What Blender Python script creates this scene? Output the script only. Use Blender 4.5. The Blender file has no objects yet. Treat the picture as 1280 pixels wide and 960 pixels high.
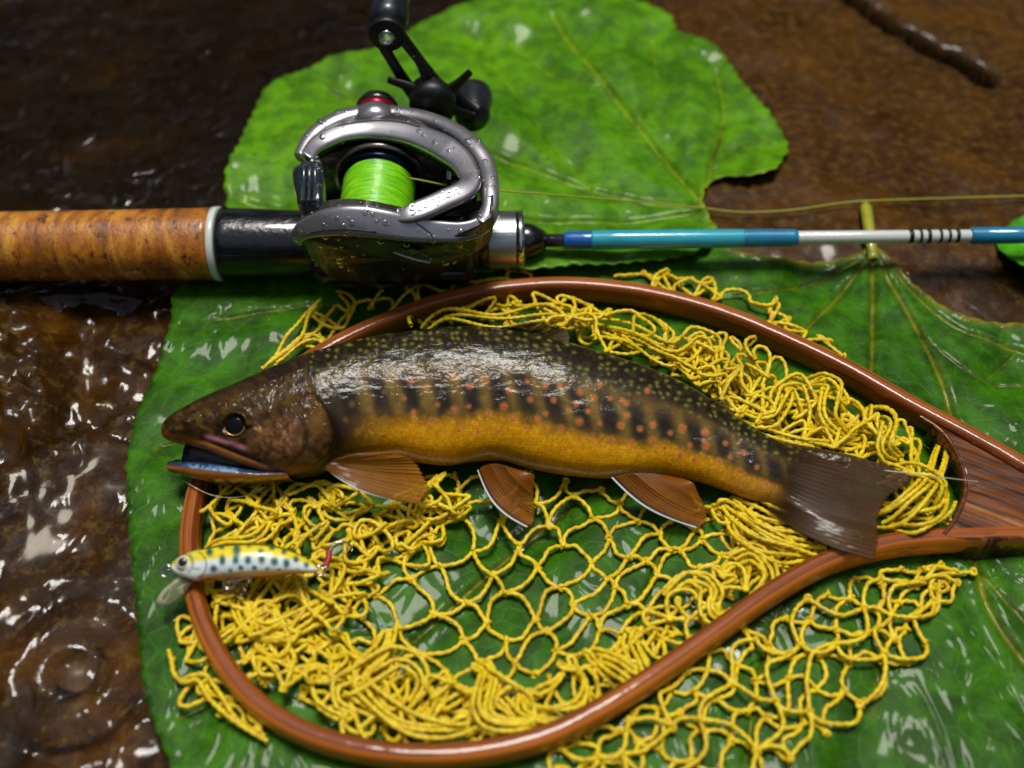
import bpy, math, random
import numpy as np
from mathutils import Vector, Matrix
from mathutils.geometry import delaunay_2d_cdt
from mathutils.bvhtree import BVHTree

rng = np.random.default_rng(7)
random.seed(7)
SC = bpy.context.scene
COL = SC.collection

# ---------------------------------------------------------------- camera
PITCH = math.radians(52.0); DIST = 0.348; FPX = 1312.0
CAM = np.array([0, -DIST*math.cos(PITCH), DIST*math.sin(PITCH)])
FW = np.array([0, math.cos(PITCH), -math.sin(PITCH)])
UP = np.array([0, math.sin(PITCH), math.cos(PITCH)])
cd = bpy.data.cameras.new('camera'); cam = bpy.data.objects.new('camera', cd); COL.objects.link(cam)
cam.location = CAM; cam.rotation_euler = (math.pi/2-PITCH, 0, 0)
cd.sensor_width = 36.0; cd.lens = 36.0*FPX/1280.0
cd.clip_start = 0.005; cd.clip_end = 200
cd.dof.use_dof = True; cd.dof.focus_distance = 0.328; cd.dof.aperture_fstop = 5.8
SC.camera = cam
# ---------------------------------------------------------------- sky and sun (soft light through a gap in the trees)
SUN_EL, SUN_AZ = 77.0, 6.0            # azimuth measured from +Y towards +X
w = bpy.data.worlds.new('World'); SC.world = w; w.use_nodes = True
nt = w.node_tree; bg = nt.nodes['Background']
sky = nt.nodes.new('ShaderNodeTexSky'); sky.sky_type = 'NISHITA'; sky.sun_disc = False
sky.sun_elevation = math.radians(SUN_EL); sky.sun_rotation = math.radians(SUN_AZ)
hs = nt.nodes.new('ShaderNodeHueSaturation'); hs.inputs['Saturation'].default_value = .5      # thin high cloud
nt.links.new(sky.outputs[0], hs.inputs['Color']); nt.links.new(hs.outputs[0], bg.inputs[0]); bg.inputs[1].default_value = 0.05
sl = bpy.data.lights.new('sun', 'SUN'); sun = bpy.data.objects.new('sun', sl); COL.objects.link(sun)
sl.energy = 1.5; sl.angle = math.radians(19); sl.color = (1.0, .955, .87)
e, a = math.radians(SUN_EL), math.radians(SUN_AZ)
sd = Vector((math.cos(e)*math.sin(a), math.cos(e)*math.cos(a), math.sin(e)))
sun.rotation_euler = sd.to_track_quat('Z', 'Y').to_euler(); sun.location = sd*5
vs = SC.view_settings; vs.view_transform = 'Standard'; vs.look = 'None'; vs.gamma = 1; vs.use_curve_mapping = False
vs.exposure = 1.0
SC.cycles.use_denoising = True; SC.cycles.max_bounces = 10; SC.cycles.transparent_max_bounces = 16

# ================================================================ helpers
def ray(px, py):
    return FW + np.array([1., 0, 0])*(px-640)/FPX + UP*(480-py)/FPX
def P(px, py, z):                     # where the sight line of a photo point meets the height z
    d = ray(px, py); return CAM + d*((z-CAM[2])/d[2])
def Py(px, py, y):                    # ... meets the vertical plane y
    d = ray(px, py); return CAM + d*((y-CAM[1])/d[1])
def Pn(px, py, p0, n):                # ... meets any plane
    d = ray(px, py); return CAM + d*(np.dot(np.array(p0)-CAM, n)/np.dot(d, n))
def lin(h):
    h = h.lstrip('#'); c = [int(h[i:i+2], 16)/255 for i in (0, 2, 4)]
    return np.array([x/12.92 if x <= .04045 else ((x+.055)/1.055)**2.4 for x in c])
def rgba(h): return tuple(lin(h))+(1,)
def sm(x, a, b):
    t = np.clip((np.asarray(x, float)-a)/(b-a), 0, 1); return t*t*(3-2*t)
def hash2(i, j, s):
    n = np.sin(i*127.1+j*311.7+s*74.7)*43758.5453; return n-np.floor(n)
def vnoise(x, y, s=0):
    i, j = np.floor(x), np.floor(y); u, v = x-i, y-j
    u = u*u*(3-2*u); v = v*v*(3-2*v)
    return (hash2(i, j, s)*(1-u)+hash2(i+1, j, s)*u)*(1-v)+(hash2(i, j+1, s)*(1-u)+hash2(i+1, j+1, s)*u)*v
def fbm(x, y, o=4, s=0):
    r = 0; a = .5
    for k in range(o):
        r = r+a*vnoise(x, y, s+k*3.1); x, y = x*2.03+5.2, y*2.03+1.7; a *= .5
    return r
def spline(pts, n, closed=False):     # Catmull-Rom, resampled evenly
    p = np.array(pts, float)
    if closed: q = np.vstack([p[-1], p, p[0], p[1]])
    else: q = np.vstack([2*p[0]-p[1], p, 2*p[-1]-p[-2]])
    out = []
    for i in range(1, len(q)-2):
        t = np.linspace(0, 1, 24, endpoint=False)[:, None]
        a0, a1, a2, a3 = q[i-1], q[i], q[i+1], q[i+2]
        out.append(.5*(2*a1+(a2-a0)*t+(2*a0-5*a1+4*a2-a3)*t*t+(3*a1-a0-3*a2+a3)*t**3))
    out = np.vstack(out+([] if closed else [q[-2][None]]))
    if closed: out = np.vstack([out, out[:1]])
    d = np.r_[0, np.cumsum(np.linalg.norm(np.diff(out, axis=0), axis=1))]
    s = np.linspace(0, d[-1], n+1)[:-1] if closed else np.linspace(0, d[-1], n)
    return np.stack([np.interp(s, d, out[:, k]) for k in range(out.shape[1])], 1)
def inside(pts, poly):
    x, y = pts[:, 0], pts[:, 1]; r = np.zeros(len(pts), bool); n = len(poly); j = n-1
    for i in range(n):
        xi, yi = poly[i]; xj, yj = poly[j]
        c = ((yi > y) != (yj > y)) & (x < (xj-xi)*(y-yi)/(yj-yi+1e-12)+xi); r ^= c; j = i
    return r
def seg_dist(pts, line):
    d = np.full(len(pts), 1e9)
    for a, b in zip(line[:-1], line[1:]):
        ab = b-a; t = np.clip(((pts-a)@ab)/(ab@ab+1e-15), 0, 1)
        d = np.minimum(d, np.linalg.norm(pts-a-t[:, None]*ab, axis=1))
    return d

def mk(name, V, F, mat=None, parent=None, col=None, uv=None, smooth=True, **attr):
    V = np.asarray(V, np.float32)
    me = bpy.data.meshes.new(name)
    if isinstance(F, np.ndarray):
        k = F.shape[1]
        me.vertices.add(len(V)); me.vertices.foreach_set('co', V.ravel())
        me.loops.add(F.size); me.loops.foreach_set('vertex_index', F.astype(np.int32).ravel())
        me.polygons.add(len(F)); me.polygons.foreach_set('loop_start', np.arange(0, F.size, k, dtype=np.int32))
        me.update(calc_edges=True); me.validate()
    else:
        me.from_pydata(V.tolist(), [], F); me.update()
    if smooth: me.polygons.foreach_set('use_smooth', np.ones(len(me.polygons), bool))
    if col is not None:
        c = np.ones((len(V), 4), np.float32); c[:, :3] = np.clip(col, 0, 1)
        at = me.color_attributes.new('Col', 'FLOAT_COLOR', 'POINT'); at.data.foreach_set('color', c.ravel())
    for k, v in attr.items():
        at = me.attributes.new(k, 'FLOAT', 'POINT'); at.data.foreach_set('value', np.asarray(v, np.float32))
    if uv is not None:
        u = me.uv_layers.new(name='UVMap'); li = np.zeros(len(me.loops), np.int32); me.loops.foreach_get('vertex_index', li)
        u.data.foreach_set('uv', np.asarray(uv, np.float32)[li].ravel())
    o = bpy.data.objects.new(name, me); COL.objects.link(o)
    if mat: me.materials.append(mat)
    if parent is not None:
        o.parent = parent; o.matrix_parent_inverse = Matrix.Translation(-Vector(parent.location)) if parent.type == 'EMPTY' else Matrix.Identity(4)
    return o
def thing(name, loc, label, cat, group=None):
    o = bpy.data.objects.new(name, None); COL.objects.link(o); o.location = loc; o.empty_display_size = .01
    return tag(o, label, cat, group)
def tag(o, label, cat, group=None):
    o['label'] = label; o['category'] = cat
    if group: o['group'] = group
    return o
def structure(o): o['kind'] = 'structure'; return o
def grid_faces(nu, nv, cu=False, cv=False):
    i = np.arange(nu if cu else nu-1); j = np.arange(nv if cv else nv-1)
    I, J = np.meshgrid(i, j, indexing='ij'); I1, J1 = (I+1) % nu, (J+1) % nv
    return np.stack([I*nv+J, I1*nv+J, I1*nv+J1, I*nv+J1], -1).reshape(-1, 4)
class Bag:                            # gathers pieces of one part
    def __init__(s): s.V, s.F, s.n, s.C = [], [], 0, []
    def add(s, V, F, col=None):
        s.V.append(np.asarray(V)); s.F.append(np.asarray(F)+s.n); s.n += len(V)
        if col is not None: s.C.append(col if np.ndim(col) == 2 else np.tile(col, (len(V), 1)))
    def build(s, name, mat, parent=None, **k):
        return mk(name, np.vstack(s.V), np.vstack(s.F), mat, parent, col=np.vstack(s.C) if s.C else None, **k)
def frames(path, up=None):
    path = np.asarray(path, float)
    T = np.gradient(path, axis=0); T /= np.linalg.norm(T, axis=1)[:, None]+1e-12
    N = np.zeros_like(T)
    if up is not None:
        up = np.broadcast_to(np.asarray(up, float), T.shape)
        N = up-(up*T).sum(1)[:, None]*T; N /= np.linalg.norm(N, axis=1)[:, None]+1e-12
    else:
        n = np.cross(T[0], [0.1, .2, 1.]); n /= np.linalg.norm(n)
        for i in range(len(T)):
            n = n-np.dot(n, T[i])*T[i]; n /= np.linalg.norm(n)+1e-12; N[i] = n
    return T, N, np.cross(T, N)
def sweep(path, sec, scale=1.0, up=None, closed=False, cap=True):
    """sec: (k,2) outline, or (n,k,2); first axis sideways (B), second axis along up (N)."""
    path = np.asarray(path, float); n = len(path)
    T, N, B = frames(path, up)
    sec = np.asarray(sec, float)
    if sec.ndim == 2: sec = np.broadcast_to(sec, (n,)+sec.shape)
    s = np.broadcast_to(np.asarray(scale, float).reshape(-1, 1, 1) if np.ndim(scale) else np.full((1, 1, 1), scale), (n, 1, 1))
    V = path[:, None]+(sec[:, :, :1]*s)*B[:, None]+(sec[:, :, 1:]*s)*N[:, None]
    k = sec.shape[1]; V = V.reshape(-1, 3)
    F = grid_faces(n, k, closed, True)
    if cap and not closed:
        V = np.vstack([V, path[:1], path[-1:]])
        j = np.arange(k); a = np.stack([np.full(k, n*k), (j+1) % k, j, j], 1)
        b = np.stack([np.full(k, n*k+1), (n-1)*k+j, (n-1)*k+(j+1) % k, (n-1)*k+(j+1) % k], 1)
        F = np.vstack([F, a, b])
    return V, F
def fixq(F):                          # quads with a doubled corner become triangles
    return [list(dict.fromkeys(f)) for f in F.tolist()]
def circ(k, rx=1., rz=None, p=2.0):
    a = np.linspace(0, 2*np.pi, k, endpoint=False); c, s = np.cos(a), np.sin(a)
    f = lambda v: np.sign(v)*np.abs(v)**(2/p)
    return np.stack([f(c)*rx, f(s)*(rx if rz is None else rz)], 1)
def tube(name, path, r, mat, parent=None, k=10, **kw):
    V, F = sweep(path, circ(k), r, **kw); return mk(name, V, fixq(F), mat, parent)
def lathe(prof, org, axis, seg=40, ref=(0, 0, 1)):
    """prof: list of (distance along axis, radius)."""
    ax = np.array(axis, float); ax /= np.linalg.norm(ax)
    u = np.array(ref, float); u -= u@ax*ax; u /= np.linalg.norm(u); v = np.cross(ax, u)
    pr = np.array(prof, float); a = np.linspace(0, 2*np.pi, seg, endpoint=False)
    V = np.array(org)+pr[:, :1, None]*ax+(pr[:, 1:, None]*(np.cos(a)[None, :, None]*u+np.sin(a)[None, :, None]*v))
    return V.reshape(-1, 3), grid_faces(len(pr), seg, False, True)
def lathe_obj(name, prof, org, axis, mat, parent=None, seg=40, **k):
    pr = [(prof[0][0], 1e-6)]+list(prof)+[(prof[-1][0], 1e-6)]
    V, F = lathe(pr, org, axis, seg); return mk(name, V, F, mat, parent, **k)
def pillow(outline, center, bulge, n=10, back=None, power=2.0):
    """dome over a closed 3-D outline; bulge is a vector; back adds a rear wall."""
    o = np.asarray(outline, float); m = len(o); c = np.asarray(center, float); b = np.asarray(bulge, float)
    R = []
    if back is not None: R += [c+np.asarray(back)+(o-c)*1e-4, o+np.asarray(back)]
    for t in np.linspace(0, 1, n)**.7:
        s = 1-t; R.append(c+(o-c)*max(s, 1e-4)+b*(1-s**power)**(1/power))
    return np.vstack(R), grid_faces(len(R), m, False, True)
def boxm(c, sx, sy, sz, bev=.15):
    """bevelled block: axes given as full vectors."""
    sx, sy, sz = (np.array(v, float)/2 for v in (sx, sy, sz)); V = []
    b = 1-bev
    for z, k in ((-1, b), (-b, 1), (b, 1), (1, b)):
        for x, y in ((-k, -k*b), (-k*b, -k), (k*b, -k), (k, -k*b), (k, k*b), (k*b, k), (-k*b, k), (-k, k*b)):
            V.append(np.array(c)+x*sx+y*sy+z*sz)
    F = grid_faces(4, 8, False, True).tolist(); F.append(list(range(7, -1, -1))); F.append(list(range(24, 32)))
    return np.array(V), F

# ---------------------------------------------------------------- materials
class NT:
    def __init__(s, name):
        s.m = bpy.data.materials.new(name); s.m.use_nodes = True; s.t = s.m.node_tree
        s.b = s.t.nodes['Principled BSDF']; s.out = s.t.nodes['Material Output']
    def n(s, typ, **k):
        x = s.t.nodes.new('ShaderNode'+typ)
        for a, v in k.items():
            if hasattr(x, a): setattr(x, a, v)
            else: x.inputs[a.replace('_', ' ')].default_value = v
        return x
    def l(s, a, b): s.t.links.new(a, b)
    def coord(s, scale=(1, 1, 1), kind='Object', rot=(0, 0, 0)):
        c = s.n('TexCoord'); m = s.n('Mapping'); m.inputs['Scale'].default_value = scale; m.inputs['Rotation'].default_value = rot
        s.l(c.outputs[kind], m.inputs['Vector']); return m.outputs[0]
    def noise(s, vec, scale, detail=4, rough=.55, dist=0.):
        x = s.n('TexNoise', Scale=scale, Detail=detail, Roughness=rough, Distortion=dist); s.l(vec, x.inputs['Vector']); return x.outputs['Fac']
    def ramp(s, fac, stops, interp='LINEAR'):
        r = s.n('ValToRGB'); r.color_ramp.interpolation = interp; el = r.color_ramp.elements
        while len(el) < len(stops): el.new(.5)
        for x, (p, c) in zip(el, stops): x.position = p; x.color = rgba(c) if isinstance(c, str) else (c, c, c, 1)
        s.l(fac, r.inputs[0]); return r.outputs[0]
    def mix(s, fac, a, b, mode='MIX'):
        x = s.n('Mix', data_type='RGBA', blend_type=mode)
        for v, i in ((fac, 0), (a, 6), (b, 7)):
            if hasattr(v, 'is_output'): s.l(v, x.inputs[i])
            else: x.inputs[i].default_value = v if i == 0 else (rgba(v) if isinstance(v, str) else tuple(v))
        return x.outputs[2]
    def math(s, op, a, b=0.):
        x = s.n('Math', operation=op)
        for v, i in ((a, 0), (b, 1)):
            if hasattr(v, 'is_output'): s.l(v, x.inputs[i])
            else: x.inputs[i].default_value = v
        return x.outputs[0]
    def bump(s, h, dist, strength=1., normal=None):
        x = s.n('Bump', Strength=strength, Distance=dist); s.l(h, x.inputs['Height'])
        if normal is not None: s.l(normal, x.inputs['Normal'])
        return x.outputs[0]
    def set(s, **k):
        for a, v in k.items():
            i = s.b.inputs[a.replace('_', ' ')]
            if hasattr(v, 'is_output'): s.l(v, i)
            else: i.default_value = rgba(v) if isinstance(v, str) else v
        return s
    def attr(s, name='Col', out='Color'):
        x = s.n('Attribute', attribute_name=name); return x.outputs[out]
def simple(name, color, rough=.4, metal=0., coat=0., bump=None, **k):
    m = NT(name); v = m.coord()
    n = m.noise(v, 900, 3); m.set(Base_Color=m.mix(m.math('MULTIPLY', n, .35), color, tuple(lin(color)*.55)+(1,)), Roughness=rough, Metallic=metal, Coat_Weight=coat, Coat_Roughness=.06)
    if bump: m.set(Normal=m.bump(m.noise(v, bump[0], 4), bump[1]))
    for a, x in k.items(): m.set(**{a: x})
    return m.m

# ================================================================ traced lines of the place (photo points)
HOOP_PX = [(1225, 558), (1130, 507), (1060, 467), (990, 433), (920, 403), (850, 381), (780, 367), (700, 361), (620, 367), (550, 382),
           (490, 403), (430, 430), (375, 463), (320, 505), (278, 553), (252, 605), (241, 650), (238, 695), (244, 740), (257, 785), (282, 833),
           (320, 878), (372, 913), (440, 936), (520, 946), (600, 942), (680, 923), (750, 889), (820, 845), (890, 795), (960, 745), (1030, 706),
           (1100, 685), (1160, 677), (1225, 674)]
HOOP_Z = .0066
def hoop_z(x, y): return HOOP_Z-.0022*math.exp(-((x-250)/70)**2)*math.exp(-((y-600)/90)**2)
HOOP = spline([P(x, y, hoop_z(x, y)) for x, y in HOOP_PX], 260)
HOOP2 = HOOP[:, :2]
ROD_A, ROD_B = P(0, 308, .013), P(1280, 294, .013)
ROD_D = (ROD_B-ROD_A)/np.linalg.norm(ROD_B-ROD_A)
def rod_at(px):
    x = P(px, 303, .013)[0]; return ROD_A+ROD_D*((x-ROD_A[0])/ROD_D[0])

def axis_coords(lo, hi, step, far):
    mid = np.arange(lo, hi+step/2, step); g = []; d = step; p = hi
    while p < far: d *= 1.35; p += d; g.append(p)
    g2 = []; d = step; p = lo
    while p > -far: d *= 1.35; p -= d; g2.append(p)
    return np.array(g2[::-1]+mid.tolist()+g)

# ---------------------------------------------------------------- riverbed
def px_of(x, y, z):                   # where a point stands in the photo: used only to trace the shape of the bed
    v = np.stack([x, y, z], -1)-CAM; wv = v@FW; wv = np.where(wv < .02, .02, wv)
    return 640+FPX*v[..., 0]/wv, 480-FPX*(v@UP)/wv
def blob(px, py, cx, cy, rx, ry, a=0.):
    c, s = math.cos(a), math.sin(a); dx, dy = px-cx, py-cy
    return np.exp(-(((dx*c+dy*s)/rx)**2+((-dx*s+dy*c)/ry)**2))
xs, ys = axis_coords(-.30, .30, .0022, 18), axis_coords(-.16, .30, .0022, 18)
X, Y = np.meshgrid(xs, ys, indexing='ij')
crack = np.array([P(x, y, 0)[:2] for x, y in ((1035, -25), (1085, 12), (1120, 42), (1160, 60), (1200, 82), (1236, 100))])
pts = np.stack([X.ravel(), Y.ravel()], 1)
near = (np.abs(pts[:, 0]) < .34) & (pts[:, 1] > -.2) & (pts[:, 1] < .34)
cdist = np.full(len(pts), 1.); cdist[near] = seg_dist(pts[near]+.012*np.stack([fbm(pts[near, 0]*70, pts[near, 1]*70, 4, 5)-.5, fbm(pts[near, 0]*70, pts[near, 1]*70, 4, 9)-.5], 1), crack)
cdist = cdist.reshape(X.shape)
PX, PY = px_of(X, Y, X*0-.004)
inview = near.reshape(X.shape)
hill = np.hypot(X, Y)
Z = -.0085+.006*(fbm(X*14, Y*14, 4, 1)-.5)+.0022*(fbm(X*60, Y*60, 3, 2)-.5)+.0006*(fbm(X*170, Y*170, 3, 3)-.5)
ledge = sm(X+.25*(Y-.05)+.03*(fbm(X*20, Y*20, 3, 8)-.5), .03, .08)*sm(Y, .03, .07)
Z = Z+ledge*.0098
Z = Z-.013*np.exp(-(cdist/.0026)**2)*inview
lump = .018*blob(PX, PY, 22, 470, 55, 95)+.009*blob(PX, PY, 70, 545, 45, 40)+.006*blob(PX, PY, -30, 620, 60, 60)
rough = fbm(X*230, Y*230, 4, 12)
Z = Z+np.where(inview, lump*(.35+1.15*rough), 0)
Z = Z-.007*np.where(inview, blob(PX, PY, 95, 500, 22, 70, .1), 0)
Z = Z+np.where(hill > .5, (hill-.5)**1.15*.035+.12*np.clip(hill-1.2, 0, 3)*(fbm(X*1.3, Y*1.3, 3, 4)-.42), 0)
V = np.stack([X, Y, Z], -1).reshape(-1, 3)
m = NT('riverbed_rock'); v = m.coord()
n1 = m.noise(v, 26, 6, .62, .6); n2 = m.noise(v, 240, 5, .65); n3 = m.noise(v, 70, 4, .6, 1.2)
c = m.ramp(n1, [(.30, '#100801'), (.48, '#2c1a03'), (.60, '#4a2c06'), (.74, '#6a480f')])
c = m.mix(m.ramp(n3, [(.42, 0.), (.62, .75)]), c, '#35220f')
c = m.mix(m.ramp(n2, [(.52, 0.), (.70, .55)]), c, '#77602f')
c = m.mix(m.math('MULTIPLY', m.attr('dry', 'Fac'), m.ramp(n2, [(.35, .1), (.65, .6)])), c, '#5a3c16')
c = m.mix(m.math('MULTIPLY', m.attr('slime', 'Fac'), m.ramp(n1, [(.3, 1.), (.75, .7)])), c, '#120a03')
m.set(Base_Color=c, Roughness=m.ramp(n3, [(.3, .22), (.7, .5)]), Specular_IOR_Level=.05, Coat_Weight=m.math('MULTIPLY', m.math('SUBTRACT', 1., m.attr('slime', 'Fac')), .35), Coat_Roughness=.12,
      Normal=m.bump(n2, .0004, 1., m.bump(n3, .0007)))
dk_ = np.clip(sm(-(X+.5*(.10-Y)+.05*(fbm(X*18, Y*18, 3, 44)-.5)), -.06, .12)*sm(Y, .02, .10)+2.*np.exp(-(cdist/.0036)**2)*inview, 0, 1)      # dim corner and dark reflection painted in upstream, recess shade painted in the crack
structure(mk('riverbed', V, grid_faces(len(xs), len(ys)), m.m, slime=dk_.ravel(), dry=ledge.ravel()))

# ---------------------------------------------------------------- water: a thin sheet running over the rock
xs, ys = axis_coords(-.27, .27, .0016, 17), axis_coords(-.15, .29, .0016, 17)
X, Y = np.meshgrid(xs, ys, indexing='ij'); PX, PY = px_of(X, Y, X*0)
vis = (np.abs(X) < .29) & (Y > -.17) & (Y < .31)
def warp(f, s): return fbm(X*f, Y*f, 3, s)-.5
wx, wy = X+.022*warp(24, 31), Y+.022*warp(24, 37)
fl = .0062*(fbm(wx*46, wy*64, 2, 21)-.5)+.0018*(fbm(wx*130, wy*190, 2, 22)-.5)
falls = blob(PX, PY, 90, 470, 170, 130)
fl = fl+.00055*np.sin(2*np.pi*(wy*58+wx*16+2.5*warp(9, 51)))*(.4+1.2*fbm(X*22, Y*22, 2, 53))
fl = fl+falls*.0050*(fbm(wx*120, wy*28, 3, 41)-.5)
for cx, cy, am, lam, rad in ((80, 832, .0019, .0150, .034), (232, 585, .0005, .011, .03), (-20, 690, .0006, .02, .05)):
    c = P(cx, cy, 0); r = np.hypot(X-c[0], Y-c[1]); fl = fl*(1-.8*np.exp(-(r/(.9*rad))**2))+am*np.cos(2*np.pi*r/lam)*np.exp(-r/rad)
calm = sm(PY, 120, 380)*sm(-PX, -420, -150)       # quicker water on the near left side
Zw = -.0021+fl*(.30+1.5*np.where(vis, calm, .3))
hd = np.full(X.size, 1.); nn = vis.ravel(); hd[nn] = seg_dist(np.stack([X.ravel(), Y.ravel()], 1)[nn], HOOP2[::3]); hd = hd.reshape(X.shape)
outs = ~inside(np.stack([X.ravel(), Y.ravel()], 1), HOOP2).reshape(X.shape)
side = np.where(vis, blob(PX, PY, 960, 800, 330, 210)+.8*blob(PX, PY, 235, 700, 70, 150), 0)
Zw = Zw+np.clip(side, 0, 1)*outs*(.0046*(1-sm(hd, .005, .019))+.0008*np.exp(-((hd-.010)/.0025)**2))
cw = np.full(X.size, 1.); cw[nn] = seg_dist(np.stack([X.ravel(), Y.ravel()], 1)[nn], crack); Zw = Zw-.012*np.exp(-(cw.reshape(X.shape)/.0055)**2)      # the crack drains
ya = np.interp(X, [ROD_A[0], ROD_B[0]], [ROD_A[1], ROD_B[1]])
rd = (ya-Y)-.0098
Zw = Zw+np.where(vis & (PX < 420), .0028*np.exp(-np.abs(rd)/.0026), 0)
m = NT('stream_water'); v = m.coord((1, .7, 1))
nb = m.bump(m.noise(v, 80, 1, .5, 1.8), .0022, .6, m.bump(m.noise(v, 300, 1, .5, .6), .0003, .4))
fr = m.n('Fresnel', IOR=1.40); m.l(nb, fr.inputs['Normal'])
gl = m.n('BsdfGlossy', Roughness=.13); m.l(nb, gl.inputs['Normal'])
tr = m.n('BsdfTransparent'); tr.inputs[0].default_value = (.93, .91, .86, 1)
mx = m.n('MixShader'); m.l(fr.outputs[0], mx.inputs[0]); m.l(tr.outputs[0], mx.inputs[1]); m.l(gl.outputs[0], mx.inputs[2])
m.l(mx.outputs[0], m.out.inputs[0]); m.t.nodes.remove(m.b)
structure(mk('water', np.stack([X, Y, Zw], -1).reshape(-1, 3), grid_faces(len(xs), len(ys)), m.m))

# ---------------------------------------------------------------- forest round the stream (unseen, added and shaped to shade the scene and be mirrored)
B = Bag(); N = 15000
th = rng.uniform(0, 2*np.pi, N); rad = rng.uniform(4.5, 8.5, N); zz = rng.uniform(0, 1, N)**.8*(6.2+1.2*np.sin(th*3+1)+.8*np.cos(th*7)-4.*np.exp(-((th-1.5*np.pi)/.9)**2))
ctr = np.stack([rad*np.cos(th), rad*np.sin(th), zz], 1)
d1 = rng.normal(size=(N, 3)); d1 /= np.linalg.norm(d1, axis=1)[:, None]; d2 = np.cross(d1, rng.normal(size=(N, 3))); d2 /= np.linalg.norm(d2, axis=1)[:, None]
s = rng.uniform(.12, .34, (N, 1)); q = [ctr-d1*s, ctr-d2*s*.5, ctr+d1*s, ctr+d2*s*.5]
B.add(np.stack(q, 1).reshape(-1, 3), np.arange(4*N).reshape(-1, 4))
for k in range(22):
    t = 2*np.pi*k/22+rng.uniform(-.1, .1); r = rng.uniform(5.5, 8)
    pa = np.array([[r*math.cos(t)+.1*math.sin(z), r*math.sin(t)+.1*math.cos(z*1.3), z] for z in np.linspace(-.5, 5.5, 8)])
    Vt, Ft = sweep(pa, circ(8), np.linspace(.2, .06, 8), cap=False); B.add(Vt, Ft)
m = NT('unseen_leaf'); m.set(Base_Color=m.ramp(m.noise(m.coord(), 1.5, 3), [(.35, '#1a2c0c'), (.65, '#33501a')]), Roughness=.6)
o = B.build('unseen_forest', m.m, smooth=False); o['kind'] = 'stuff'

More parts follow.
